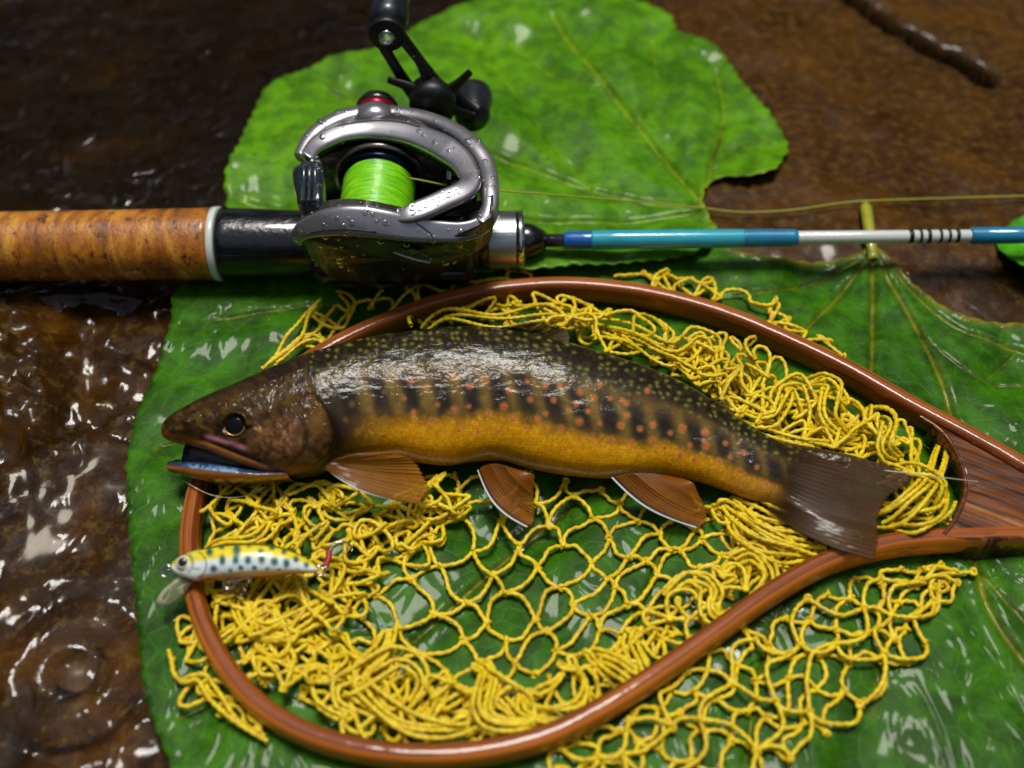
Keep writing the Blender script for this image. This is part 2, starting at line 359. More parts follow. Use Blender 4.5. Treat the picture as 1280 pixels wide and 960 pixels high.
# ================================================================ leaves
def leaf(name, outline_px, z0, veins, label, base, light, vein_c, film, tooth=.0008, step=.0016, zfun=None, margin=(), seed=0, extra_px=()):
    out = spline([P(x, y, z0) for x, y in outline_px], 4000, True)[:, :2]
    L = np.linalg.norm(np.diff(out, axis=0), axis=1).sum(); n = int(L/.0013)
    out = out[np.linspace(0, 4000, n, endpoint=False).astype(int)]
    t = np.roll(out, -1, 0)-np.roll(out, 1, 0); nr = np.stack([t[:, 1], -t[:, 0]], 1); nr /= np.linalg.norm(nr, axis=1)[:, None]+1e-12
    k = np.arange(n); out = out+nr*(tooth*(np.abs(((k*.21+.9*vnoise(k*.07, k*0, seed)) % 1)-.5)*2-.5)+tooth*1.6*(fbm(k*.09, k*0+3, 3, seed)-.5))[:, None]
    lo, hi = out.min(0), out.max(0)
    gx, gy = np.meshgrid(np.arange(lo[0], hi[0], step), np.arange(lo[1], hi[1], step*.87), indexing='ij')
    gx = gx+(np.arange(gx.shape[1]) % 2)*step/2
    g = np.stack([gx.ravel(), gy.ravel()], 1)+rng.uniform(-.15, .15, (gx.size, 2))*step
    g = g[inside(g, out)]
    for i in range(0, n, 400): pass
    vp = []
    for wd, pl in veins:
        ln = spline([P(x, y, z0)[:2] for x, y in pl], 1000); L_ = np.linalg.norm(np.diff(ln, axis=0), axis=1).sum(); ln = spline(ln[::20], max(6, int(L_/.0009)))
        tg = np.gradient(ln, axis=0); tg /= np.linalg.norm(tg, axis=1)[:, None]; nn_ = np.stack([-tg[:, 1], tg[:, 0]], 1)
        for f_ in (0, -.7, .7): vp.append(ln+nn_*wd*f_)
    vp = np.vstack(vp); vp = vp[inside(vp, out)]
    # drop the points that crowd the edge or a vein
    cell = {}
    for p in out: cell.setdefault((int(p[0]//.002), int(p[1]//.002)), []).append(p)
    keep = []
    vc_ = {}
    for p in vp: vc_.setdefault((int(p[0]//.002), int(p[1]//.002)), []).append(p)
    for p in np.vstack([vp, g]):
        ci, cj = int(p[0]//.002), int(p[1]//.002); ok = True
        for a in (-1, 0, 1):
            for b in (-1, 0, 1):
                if len(keep) >= len(vp)*.97 and any((p[0]-q_[0])**2+(p[1]-q_[1])**2 < .0006**2 for q_ in vc_.get((ci+a, cj+b), ())): ok = False; break
                for q_ in cell.get((ci+a, cj+b), ()):
                    if (p[0]-q_[0])**2+(p[1]-q_[1])**2 < .0007**2: ok = False; break
        if ok: keep.append(p)
    allp = np.vstack([out, np.array(keep)])
    r = delaunay_2d_cdt([Vector(p) for p in allp], [(i, (i+1) % n) for i in range(n)], [], 1, 1e-7)
    P2 = np.array([tuple(p) for p in r[0]]); F = np.array([f for f in r[2] if len(f) == 3])
    dm = np.full(len(P2), 1.); zv = np.zeros(len(P2)); vc = np.zeros(len(P2))
    for wd, pl in veins:
        ln = spline([P(x, y, z0)[:2] for x, y in pl], 40); d = seg_dist(P2, ln)
        vc = np.maximum(vc, np.exp(-(d/(wd*.6))**2)*min(1, wd/.0011)*.8); zv += -.9*wd*np.exp(-(d/(wd*.7))**2)+.7*wd*np.exp(-((d-wd*1.9)/(wd*1.5))**2)
        dm = np.minimum(dm, d)
    mg = np.zeros(len(P2))
    for pl, wd in margin:
        d = seg_dist(P2, spline([P(x, y, z0)[:2] for x, y in pl], 50)); mg = np.maximum(mg, np.exp(-(d/wd)**2)); zv += .6*wd*np.exp(-(d/wd)**2)
    x, y = P2[:, 0], P2[:, 1]
    z = z0+zv*.9-(.0030*sm(fbm(x*26, y*26, 3, seed), .40, .72) if seed == 3 else -.0085*(fbm(x*24, y*24, 3, seed)-.45)-.0020*(fbm(x*75, y*75, 2, seed)-.5))+(.0022 if seed != 3 else .0006)*np.minimum(dm/.014, 1.3)+.0012*(fbm(x*45, y*45, 2, seed)-.5)+.0004*(fbm(x*130, y*130, 2, seed+5)-.5)+.0009*np.minimum(dm/.012, 1)
    if zfun is not None: z = z+zfun(x, y)
    V = np.column_stack([P2, z])
    nz = fbm(x*30, y*30, 4, seed+9)
    c = lin(base)[None]*(1-nz[:, None])+lin(light)[None]*nz[:, None]
    spot = sm(fbm(x*210, y*210, 3, seed+2), .66, .78)[:, None]; c = c*(1-.55*spot)
    vv = np.maximum(vc, mg)[:, None]; c = c*(1-vv)+lin(vein_c)*vv
    m = NT(name+'_skin'); cc = m.coord()
    fine = m.n('TexVoronoi', Scale=170., feature='DISTANCE_TO_EDGE'); m.l(m.coord(), fine.inputs['Vector'])
    fe = m.ramp(fine.outputs[0], [(0., 0.), (.10, 1.)])
    mot = m.noise(cc, 130, 4, .6)
    colr = m.mix(m.math('MULTIPLY', m.math('SUBTRACT', 1., fe), .30), m.attr(), light)
    colr = m.mix(m.ramp(mot, [(.38, .6), (.6, 0.)]), colr, tuple(lin(base)*.45)+(1,))
    leafn = m.bump(fe, .00020, .5, m.bump(mot, .0006, .6))
    sw = m.noise(m.coord((1, .55, 1), rot=(0, 0, .5)), film[0], 1, .4, film[1])
    zone = m.ramp(m.noise(cc, 17, 2, .5), [(.40, .10), (.66, 1.)])
    wet = m.bump(m.math('MULTIPLY', sw, zone), film[2], 1.)
    m.set(Base_Color=colr, Roughness=.5, Specular_IOR_Level=.12, Normal=leafn, Coat_Weight=film[3], Coat_Roughness=.09, Coat_IOR=1.25, Coat_Normal=wet,
          Subsurface_Weight=0.)
    o = mk(name, V, F, m.m, col=c)
    so = o.modifiers.new('thickness', 'SOLIDIFY'); so.thickness = .0006; so.offset = -1
    return tag(o, label, 'leaf')

low_px = [(222, 362), (214, 400), (198, 455), (172, 520), (160, 580), (161, 640), (168, 720), (174, 800), (184, 880), (212, 950), (250, 1040), (420, 1130),
          (700, 1160), (1000, 1150), (1300, 1120), (1420, 1000), (1450, 800), (1460, 600), (1440, 470), (1380, 420), (1285, 406), (1240, 404), (1195, 393), (1165, 375), (1135, 350), (1110, 326), (1096, 313),
          (1080, 314), (1060, 322), (1000, 328), (940, 324), (905, 312), (880, 296), (800, 300), (700, 305), (560, 318), (400, 335), (300, 345)]
lv = [(.0013, [(1090, 320), (1091, 400), (1088, 470), (1080, 560)]), (.0012, [(1093, 320), (1150, 420), (1190, 520), (1205, 640), (1235, 760), (1290, 840)]),
      (.0009, [(1205, 700), (1250, 745), (1300, 800)]), (.0010, [(1088, 322), (1000, 420), (880, 520), (700, 640), (520, 800), (400, 900)]), (.0007, [(1080, 560), (1020, 660), (960, 800), (930, 960)]),
      (.0008, [(1085, 322), (960, 365), (800, 372), (600, 372), (400, 380), (260, 400)]), (.0009, [(1100, 322), (1180, 400), (1240, 425), (1320, 450)]),
      (.0006, [(1150, 420), (1220, 470), (1290, 480)]), (.0006, [(1190, 520), (1240, 570), (1290, 590)]), (.0006, [(800, 372), (520, 470), (350, 520), (190, 560)]),
      (.0006, [(520, 800), (420, 800), (300, 860), (220, 900)]), (.0006, [(1000, 420), (960, 480), (860, 620), (800, 760), (760, 900)]), (.0005, [(1235, 470), (1270, 440)]), (.0005, [(1205, 640), (1120, 760), (1090, 900)])]
leaf('butterbur_leaf', low_px, .0002, lv, 'broad wet dark green leaf spread under the landing net and fish', '#1a4000', '#468402', '#8a7a1c', (62, 2.8, .0040, .55),
     margin=[([(905, 312), (940, 324), (1000, 328), (1060, 322), (1090, 316), (1110, 326), (1135, 350), (1165, 375), (1195, 393), (1240, 404), (1285, 406)], .0012)], seed=3,
     zfun=lambda x, y: .0012*sm(-np.abs(x-.08), -.10, -.0)*sm(-np.abs(y+.02), -.1, 0))
up_px = [(283, 250), (284, 225), (300, 190), (318, 150), (345, 112), (390, 88), (440, 72), (480, 62), (540, 25), (600, 2), (660, -12), (730, -10), (790, 4), (835, 22), (850, 45), (895, 68), (925, 105), (955, 140),
         (975, 165), (985, 188), (975, 208), (965, 222), (930, 228), (898, 226), (882, 238), (878, 258), (886, 276), (897, 296), (880, 318), (820, 335), (700, 345), (560, 350), (420, 345), (330, 320), (295, 285)]
uv_ = [(.0012, [(880, 262), (845, 215), (800, 160), (740, 90), (690, 20)]), (.0010, [(879, 262), (760, 240), (640, 205), (500, 150), (400, 110)]), (.0010, [(882, 258), (890, 205), (905, 150), (895, 90)]), (.0007, [(890, 215), (930, 185), (970, 180)]),
       (.0010, [(880, 266), (760, 275), (620, 275), (450, 270), (300, 250)]), (.0006, [(800, 160), (820, 110), (815, 50)]), (.0006, [(740, 235), (690, 180), (640, 110), (600, 50)]), (.0005, [(760, 112), (700, 95), (650, 60)])]
leaf('butterbur_leaf', up_px, .0024, uv_, 'bright green scalloped leaf lying behind the reel, its sinus open beside the blue rod', '#306400', '#6aa602', '#8fa51a', (50, 1.6, .0034, .55),
     margin=[([(965, 222), (930, 228), (898, 226), (882, 238), (878, 258), (886, 276), (897, 296)], .0011)], seed=8, tooth=.0012)
rt_px = [(1246, 300), (1250, 312), (1262, 330), (1285, 345), (1340, 350), (1400, 330), (1420, 290), (1390, 262), (1320, 262), (1262, 280)]
leaf('butterbur_leaf', rt_px, .0012, [(.0008, [(1250, 300), (1320, 305), (1400, 300)])], 'small bright leaf tip poking from under the blue rod wrap onto bare rock', '#2f8408', '#5cb80f', '#8fae22', (60, 1.4, .003, .8), seed=12)
m = NT('petiole_skin'); m.set(Base_Color=m.ramp(m.noise(m.coord((1, .15, 1)), 500, 3), [(.3, '#7d8a1c'), (.7, '#b2ad33')]), Roughness=.3, Coat_Weight=.6)
pa = spline([P(1092, 324, .0015), P(1088, 300, .004), P(1084, 270, .0035), P(1082, 254, .0022)], 16)
tag(mk('leaf_stalk', *[(lambda s_: (s_[0], fixq(s_[1])))(sweep(pa, circ(10, .0024, .0016), np.r_[np.linspace(.8, 1, 14), .8, .5], up=(0, 0, 1)))][0], m.m), 'short pale yellow green leaf stalk passing under the white rod band', 'stalk')

# ================================================================ landing net: wooden hoop, throat and handle, cord netting
net = thing('landing_net', P(700, 660, 0), 'wooden teardrop landing net with yellow cord mesh lying under the fish', 'landing net')
def wood(name, c1, c2, c3, lamin=False):
    m = NT(name); g = m.n('UVMap').outputs[0]; mp = m.n('Mapping'); mp.inputs['Scale'].default_value = (9, 420, 1); m.l(g, mp.inputs['Vector'])
    n1 = m.noise(mp.outputs[0], 1., 5, .6, .6); v = m.coord()
    mp2 = m.n('Mapping'); mp2.inputs['Scale'].default_value = (26, 1500, 1); m.l(g, mp2.inputs['Vector']); n2 = m.noise(mp2.outputs[0], 1., 3, .6)
    c = m.ramp(n1, [(.28, c1), (.5, c2), (.72, c3)]); c = m.mix(m.ramp(n2, [(.50, 0.), (.62, .85)]), c, tuple(lin(c1)*.35)+(1,))
    c = m.mix(m.ramp(m.noise(v, 60, 4), [(.45, 0.), (.7, .5)]), c, tuple(lin(c1)*.7)+(1,))
    if lamin: c = m.mix(.5, c, m.attr())
    m.set(Base_Color=c, Roughness=.5, Specular_IOR_Level=.2, Coat_Weight=.6, Coat_Roughness=.08, Normal=m.bump(n2, .0004, .5, m.bump(n1, .0003, .6)), Coat_Normal=m.bump(m.noise(v, 200, 2), .0002, .7))
    return m.m
WOOD = wood('hoop_wood', '#401c04', '#a2520c', '#cc7c24', True); WOOD2 = wood('throat_wood', '#2c160a', '#6e3a10', '#ac6a2c')
def sweep_uv(path, sec, scale=1., up=(0, 0, 1)):
    V, F = sweep(path, sec, scale, up); n, k = len(path), len(sec)
    d = np.r_[0, np.cumsum(np.linalg.norm(np.diff(path, axis=0), axis=1))]; per = np.linalg.norm(np.diff(np.vstack([sec, sec[:1]]), axis=0), axis=1)
    vv = np.abs(np.arange(k)/k-.5)*2*per.sum()*.5
    uv = np.stack(np.broadcast_arrays(d[:, None], vv[None]), -1).reshape(-1, 2); uv = np.vstack([uv, uv[:1], uv[-1:]])
    return V, fixq(F), uv
SEC = circ(28, .0028, .0047, 3.0)                  # taller than wide, edges rounded off
hp = spline([P(x, y, hoop_z(x, y)) for x, y in [(1420, 655), (1330, 618)]+HOOP_PX+[(1330, 672), (1420, 672)]], 420)
hp[:, 2] += .0006*(fbm(hp[:, 0]*25, hp[:, 1]*25, 2, 4)-.5)
V, F, uvv = sweep_uv(hp, SEC)
ss = np.tile(SEC[:, 0], len(hp))+.0006*np.repeat(fbm(np.arange(len(hp))*.03, np.arange(len(hp))*0., 2, 3)-.5, len(SEC)); ss = np.r_[ss, 0, 0]      # strips glued side by side: pale outside, dark core, red brown inside
lam = np.where(ss[:, None] > .0010, lin('#e0802a'), np.where(ss[:, None] > -.0014, lin('#9a4c10'), lin('#74340a')))
glue = np.exp(-((ss-.0010)/.00022)**2)+np.exp(-((ss+.0014)/.00028)**2); lam = lam*(1-.7*np.clip(glue, 0, 1)[:, None])
mk('hoop', V, F, WOOD, net, uv=uvv, col=lam)
# throat block: a solid piece between the two rails, hollowed where it faces the opening
arc_px = [(1150, 521), (1172, 535), (1190, 556), (1202, 582), (1207, 606), (1203, 630), (1192, 652), (1180, 668)]
aL = spline([(1166, 529)]+arc_px[1:-1]+[(1176, 671)], 48); aR = np.linspace((1420, 656), (1420, 671), 48); NU = 40
k_ = np.linspace(0, 1, NU)
up_e = spline([(1166, 529), (1225, 561), (1330, 620), (1420, 656)], NU); lo_e = spline([(1176, 671), (1225, 673), (1330, 671), (1420, 671)], NU)
G = np.zeros((NU, 48, 2))
for a_ in range(NU):
    t_ = k_[a_]; row = aL*(1-t_)+aR*t_; w_ = np.linspace(0, 1, 48)[:, None]; G[a_] = row+(up_e[a_]-row[0])*(1-w_)+(lo_e[a_]-row[-1])*w_
TZ = .0112+.0009*(fbm(G[..., 0]/40, G[..., 1]/9, 3, 5)-.5)
V = np.array([[P(*G[a_, b_], TZ[a_, b_]) for b_ in range(48)] for a_ in range(NU)]).reshape(-1, 3)
o = mk('throat', V, grid_faces(NU, 48), WOOD2, net, uv=np.stack([V[:, 0], V[:, 1]*.6+.3*V[:, 0]], 1)); so = o.modifiers.new('thickness', 'SOLIDIFY'); so.thickness = .0095; so.offset = -1
if o.data.polygons[10].normal.z < 0: so.offset = 1
B = Bag(); lip = spline([P(x, y, .0110) for x, y in arc_px], 40); Vt, Ft = sweep(lip, circ(10), .0007); B.add(Vt, Ft[:-20]); B.build('throat_lip', wood('lip_wood', '#3a1a08', '#6a3412', '#9a5a26'), net, uv=np.stack([Vt[:, 0], Vt[:, 1]], 1))
hd_ = [(0, .006), (.01, .0098), (.03, .0105), (.07, .0115), (.11, .0125), (.13, .012), (.14, .009)]
h0 = P(1395, 664, .008); h1 = P(1500, 672, .008); lathe_obj('handle', hd_, h0, h1-h0, WOOD2, net, 32, uv=None)

# -- netting: every cord is a laid (three lobed) string; slack cords bow out into loops of their own length
NETM = NT('net_cord'); tb = NETM.n('UVMap').outputs[0]
nc = NETM.noise(NETM.coord(), 420, 3, .6); nd = NETM.noise(NETM.coord(), 45, 3)
c_ = NETM.ramp(nc, [(.3, '#c09a08'), (.5, '#e2c40c'), (.75, '#f2de2c')]); c_ = NETM.mix(NETM.ramp(nd, [(.55, 0.), (.75, .45)]), c_, '#a07a08')
NETM.set(Base_Color=c_, Roughness=.55, Specular_IOR_Level=.4, Normal=NETM.bump(NETM.noise(NETM.coord(), 2600, 2), .00012, .7), Coat_Weight=.25, Coat_Roughness=.15); NETM = NETM.m
CR = .00060
class Net(Bag):
    def cord(s, path, r=CR):
        L = np.linalg.norm(np.diff(path, axis=0), axis=1).sum(); n = max(4, int(L/.0005))
        pa = spline(path, n); k = 9; a = np.linspace(0, 2*np.pi, k, endpoint=False)
        T, N_, B_ = frames(pa); ph = np.arange(n)*.0005*2*np.pi/.0044+rng.uniform(0, 6)
        rr = r*(1.02+.22*np.cos(2*(a[None]+ph[:, None])))
        V = pa[:, None]+rr[..., None]*(np.cos(a)[None, :, None]*N_[:, None]+np.sin(a)[None, :, None]*B_[:, None])
        s.add(V.reshape(-1, 3), grid_faces(n, k, False, True))
    def edge(s, a, b, L, dirn, zamp=.0):
        """a cord of length L between two knots; whatever is slack bows out along dirn."""
        d = np.linalg.norm(b-a); t = np.linspace(0, 1, 7)[:, None]
        sl_ = max(L*L-d*d, 0)**.5*.5
        side_ = np.array([dirn[0], dirn[1], 0.])
        bow = np.sin(np.pi*t)*sl_*.95
        wob = rng.normal(0, .00012, (7, 3))*np.sin(np.pi*t)
        p = a+(b-a)*t+side_*bow+np.array([0, 0, 1.])*np.sin(np.pi*t)*zamp+wob+side_[[1, 0, 2]]*np.sin(2*np.pi*t)*sl_*rng.uniform(-.45, .45)
        p[:, 2] = np.maximum(p[:, 2], .0012); s.cord(p)
    def knot(s, p, r=.0015):
        a = rng.normal(size=3); a /= np.linalg.norm(a); b = np.cross(a, rng.normal(size=3)); b /= np.linalg.norm(b)
        q = [p+r*.55*(math.cos(u)*a+math.sin(u)*b)+np.cross(a, b)*r*.35*math.sin(2*u) for u in np.linspace(0, 2*np.pi, 8)]
        s.cord(np.array(q), CR*.85)
def poisson(poly, dist, n=9000):
    poly = np.array(poly, float); lo, hi = poly.min(0), poly.max(0); c = rng.uniform(lo, hi, (n, 2)); c = c[inside(c, poly)]; out = []
    g = {}
    for p in c:
        i, j = int(p[0]//dist), int(p[1]//dist)
        if all(np.hypot(*(p-q)) > dist for a in (-1, 0, 1) for b in (-1, 0, 1) for q in g.get((i+a, j+b), ())):
            g.setdefault((i, j), []).append(p); out.append(p)
    return np.array(out)
def pile(B, poly, dist, zlo, zhi, L=.0125, deg=3, reach=2.1, flow=0., seed=0, zmap=None):
    """bunched netting: knots drawn close together, slack cords looping between them."""
    kp = poisson(poly, dist); 
    kz = np.array([zlo+(zhi-zlo)*rng.uniform(0, 1)**1.3*(1 if zmap is None else zmap(*p)) for p in kp])
    K = np.array([P(x, y, z) for (x, y), z in zip(kp, kz)]); used = set()
    for i in range(len(K)):
        d = np.hypot(*(kp-kp[i]).T); nb = [j for j in np.argsort(d)[1:9] if d[j] < dist*reach]
        rng.shuffle(nb)
        for j in nb[:deg]:
            if (min(i, j), max(i, j)) in used: continue
            used.add((min(i, j), max(i, j)))
            an = flow+(vnoise(np.array(kp[i][0]/60.), np.array(kp[i][1]/60.), seed)-.5)*7+rng.normal(0, .5)+(np.pi if rng.uniform() < .4 else 0)
            B.edge(K[i], K[j], L*rng.uniform(.8, 1.15), (math.cos(an), math.sin(an)), rng.uniform(-.1, 1)*.0022)
        if rng.uniform() < .55: B.knot(K[i])
def bundle(B, pts, n, spread, z0, z1, seed=0):
    """several cords of the gathered mesh running side by side."""
    base = spline(pts, 40); g = np.gradient(base, axis=0); nr = np.stack([-g[:, 1], g[:, 0]], 1); nr /= np.linalg.norm(nr, axis=1)[:, None]+1e-9
    for k in range(n):
        off = (k-(n-1)/2)*spread+rng.normal(0, spread*.25); t = np.linspace(0, 1, 40)
        q = base+nr*(off*(.45+.75*np.sin(np.pi*t)**.8)+3.0*np.sin(t*rng.uniform(5, 11)+rng.uniform(0, 6)))[:, None]
        q = q[int(rng.uniform(0, 4)):40-int(rng.uniform(0, 5))]; z = z0+(z1-z0)*np.sin(np.pi*np.linspace(.05, .95, len(q)))+rng.uniform(0, .0016)
        B.cord(np.array([P(x, y, zz_) for (x, y), zz_ in zip(q[::3], z[::3])]))
def lattice(B, f, nu, nv, jit, zlo=.0016, skip=lambda u, v: False, slack=1.12, zj=.0006):
    K = {}
    for i in range(nu):
        for j in range(nv):
            if (i+j) % 2: continue
            u, v = i/(nu-1), j/(nv-1); x, y = f(u, v); K[i, j] = P(x+rng.normal(0, jit), y+rng.normal(0, jit), zlo+abs(rng.normal(0, zj)))
    for (i, j), a in K.items():
        if skip(i/(nu-1), j/(nv-1)): continue
        for di in (-1, 1):
            b = K.get((i+di, j+1))
            if b is None or skip((i+di)/(nu-1), (j+1)/(nv-1)): continue
            d = b-a; an = math.atan2(d[1], d[0])+np.pi/2*(1 if rng.uniform() < .5 else -1)
            B.edge(a, b, np.linalg.norm(d)*rng.uniform(1.02, slack), (math.cos(an), math.sin(an)), rng.uniform(0, .0012))
        B.knot(a, .0016)
NI = Net()
T_ = spline([(500, 590), (580, 592), (680, 596), (780, 604), (880, 622), (985, 655)], 100); B_ = spline([(400, 800), (470, 835), (560, 862), (660, 850), (760, 800), (860, 750), (960, 712)], 100)
def fan(u, v):
    a = T_[int(u*99)]; b = B_[int(u*99)]; q = a+(b-a)*v; return q[0]+10*math.sin(v*6+u*9), q[1]
lattice(NI, fan, 20, 10, 4.5, slack=1.07)
pile(NI, [(500, 410), (560, 388), (640, 378), (720, 378), (800, 392), (870, 412), (940, 440), (1010, 475), (1080, 515), (1140, 550), (1170, 600), (1170, 640), (1120, 660), (1120, 590), (1010, 565), (930, 520), (850, 470), (760, 440), (700, 425), (600, 408)],
     19, .002, .013, L=.0150, flow=1.2, seed=1, deg=3, reach=2.2)
pile(NI, [(820, 440), (900, 430), (1000, 480), (1090, 530), (1130, 560), (1060, 570), (980, 550), (900, 505)], 24, .006, .015, L=.016, flow=.6, seed=6, deg=3)
pile(NI, [(258, 622), (300, 606), (400, 600), (480, 622), (545, 600), (570, 640), (520, 690), (470, 740), (420, 790), (350, 800), (275, 790), (256, 720)], 21, .002, .009, L=.0150, flow=.4, seed=2, deg=3)
pile(NI, [(262, 770), (330, 770), (420, 790), (500, 845), (620, 850), (700, 850), (760, 820), (820, 770), (880, 740), (900, 760), (820, 820), (740, 868), (660, 905), (580, 920), (480, 918), (400, 900), (330, 860), (285, 815)], 22, .002, .008, L=.0150, flow=2.0, seed=3, deg=3)
pile(NI, [(880, 612), (960, 640), (1000, 660), (1080, 690), (1010, 705), (940, 740), (880, 770), (860, 740), (920, 700), (900, 650)], 20, .002, .008, L=.0145, flow=.2, seed=4, deg=3)
for pts, n_, sp in [([(905, 618), (935, 640), (960, 655), (1010, 668), (1060, 690)], 6, 7), ([(915, 632), (930, 665), (970, 685), (1020, 695)], 5, 7), ([(830, 745), (860, 722), (890, 735), (885, 760), (900, 775), (940, 757)], 4, 6),
                    ([(910, 700), (940, 690), (965, 715), (955, 745), (925, 770)], 4, 6), ([(735, 815), (770, 828), (800, 842), (785, 805), (795, 785)], 5, 6), ([(590, 830), (610, 840), (605, 890), (640, 905), (700, 895)], 4, 6),
                    ([(720, 830), (735, 855), (725, 885), (690, 895), (655, 880), (665, 860)], 4, 6), ([(490, 770), (480, 810), (450, 850), (500, 900), (560, 912), (600, 905)], 4, 7), ([(340, 690), (300, 755), (330, 790), (390, 770), (430, 740)], 4, 7),
                    ([(505, 890), (530, 850), (500, 820), (450, 845), (420, 870), (480, 900)], 3, 8), ([(255, 690), (290, 680), (330, 670), (350, 640)], 3, 6), ([(530, 415), (560, 395), (620, 400), (680, 390), (740, 400)], 3, 7),
                    ([(750, 405), (790, 420), (840, 440), (880, 420), (890, 470)], 4, 7), ([(880, 470), (910, 500), (960, 520), (990, 480), (1010, 520), (1000, 550)], 4, 7), ([(1000, 485), (1040, 480), (1035, 520), (1060, 545), (1080, 540)], 4, 7),
                    ([(1090, 515), (1112, 525), (1108, 560), (1125, 580)], 4, 6), ([(1178, 560), (1165, 595), (1135, 625), (1110, 645), (1080, 655)], 4, 7), ([(1110, 660), (1150, 655), (1180, 640), (1190, 610)], 3, 8), ([(1100, 600), (1140, 590), (1175, 605), (1170, 640)], 3, 7), ([(900, 525), (960, 545), (1040, 560), (1100, 570)], 4, 6)]:
    hi_ = .013 if pts[0][1] < 560 or pts[0][0] > 1070 else .0075
    bundle(NI, pts, n_, sp, .004, hi_)
o = NI.build('netting', NETM, net); o['kind'] = 'stuff'; o['label'] = 'yellow cord mesh gathered in loops inside the wooden hoop'
NO = Net()                                       # the bag's slack that has slipped out under the hoop
A1 = spline([(700, 930), (800, 880), (900, 812), (1000, 748), (1100, 712), (1180, 708)], 100); A2 = spline([(690, 1010), (800, 1010), (930, 985), (1050, 900), (1130, 830), (1192, 722)], 100)
lattice(NO, lambda u, v: tuple(A1[int(u*99)]+(A2[int(u*99)]-A1[int(u*99)])*v), 21, 7, 5.0, slack=1.15)
lattice(NO, lambda u, v: tuple(A1[int(u*99)]+(A2[int(u*99)]-A1[int(u*99)])*v*.94+np.array([9, 4])), 13, 5, 7.0, zlo=.0032, slack=1.2)
pile(NO, [(762, 345), (830, 336), (900, 348), (960, 372), (1000, 395), (1050, 430), (1060, 452), (1000, 425), (930, 395), (860, 372), (790, 358)], 24, .002, .005, flow=1.4, seed=7, deg=3)
pile(NO, [(215, 800), (245, 775), (262, 800), (290, 850), (330, 895), (370, 925), (320, 925), (270, 890), (235, 850)], 24, .0018, .004, flow=.8, seed=8, deg=2)
pile(NO, [(330, 460), (390, 410), (430, 375), (500, 352), (600, 348), (680, 345), (600, 358), (500, 388), (430, 418), (370, 455)], 27, .002, .005, flow=.8, seed=9, deg=2)
for pts in ([(328, 462), (352, 440), (372, 415), (385, 392), (412, 372)], [(340, 455), (365, 432), (395, 425), (420, 440)], [(384, 392), (410, 402), (430, 408), (440, 380), (420, 365)], [(212, 812), (222, 850), (250, 845), (268, 870), (300, 905), (350, 930)]):
    bundle(NO, pts, 2, 5, .003, .004)
o = NO.build('netting', NETM, net); o['kind'] = 'stuff'; o['label'] = 'yellow cord mesh spilling out under the wooden hoop'

# ================================================================ fish
FT = math.radians(29); FN = np.array([0, -math.sin(FT), math.cos(FT)])
FXC = [203, 300, 420, 560, 700, 800, 900, 985, 1100]; FYC = [540, 535, 510, 495, 507, 530, 562, 600, 635]; FZC = [.0195, .0195, .0190, .0182, .0175, .0153, .0122, .0105, .0100]
def FP(px, py): return Pn(px, py, P(px, np.interp(px, FXC, FYC), np.interp(px, FXC, FZC)), FN)
ST = [((203, 537), (203.5, 541)), ((207, 527), (208, 549)), ((220, 516), (222, 555)), ((240, 505), (240, 558)), ((262, 494), (260, 564)), ((285, 484), (282, 574)), ((310, 473), (305, 583)), ((335, 462), (330, 591)),
      ((360, 452), (356, 597)), ((385, 442), (384, 597)), ((410, 435), (412, 590)), ((440, 427), (442, 581)), ((480, 419), (482, 576)), ((520, 414), (518, 578)), ((560, 410), (556, 582)), ((600, 409), (592, 577)),
      ((640, 412), (628, 576)), ((680, 420), (664, 586)), ((720, 431), (700, 593)), ((760, 443), (734, 597)), ((800, 456), (768, 598)), ((840, 472), (804, 596)), ((875, 491), (838, 595)), ((905, 511), (872, 602)),
      ((935, 530), (905, 613)), ((962, 546), (935, 624)), ((985, 556), (958, 630)), ((1003, 560), (972, 640)), ((1022, 563), (990, 655)), ((1042, 567), (1012, 669)), ((1064, 572), (1036, 681))]
WID = [.0007, .0042, .0068, .0085, .0098, .0108, .0116, .0122, .0126, .0130, .0134, .0137, .0139, .014, .014, .014, .0138, .0135, .013, .0124, .0116, .0106, .0095, .0084, .0073, .0062, .0052, .0040, .0028, .0017, .0007]
NS, NR = 640, 260
so_ = np.linspace(0, len(ST)-1, NS)
tp = spline([s_[0]+s_[1] for s_ in ST], NS) if False else None
def interp_st(k):
    a = np.array([s_[0]+s_[1] for s_ in ST], float)
    i = np.arange(len(ST)); 
    # Catmull-Rom in station number
    j = np.clip(np.floor(k).astype(int), 0, len(ST)-2); t = (k-j)[:, None]
    g = lambda n: a[np.clip(j+n, 0, len(ST)-1)]
    return .5*(2*g(0)+(g(1)-g(-1))*t+(2*g(-1)-5*g(0)+4*g(1)-g(2))*t*t+(3*g(0)-g(-1)-3*g(1)+g(2))*t**3)
SP = interp_st(so_); wid = np.interp(so_, np.arange(len(ST)), WID)
scen = [P((x0+x1)/2, (y0+y1)/2, np.interp((x0+x1)/2, FXC, FZC)) for x0, y0, x1, y1 in SP]
top = np.array([Pn(x, y, c_, FN) for (x, y), c_ in zip(SP[:, :2], scen)]); bot = np.array([Pn(x, y, c_, FN) for (x, y), c_ in zip(SP[:, 2:], scen)])
phi = np.linspace(0, 2*np.pi, NR, endpoint=False)
cph, sph = np.cos(phi), np.sin(phi)
tt = (1-cph)/2
FV = top[:, None]*(1-tt)[None, :, None]+bot[:, None]*tt[None, :, None]
prof = np.sign(sph)*np.abs(sph)**.88*(1-.10*cph)       # a little fuller below than along the back
FV = FV+prof[None, :, None]*wid[:, None, None]*FN
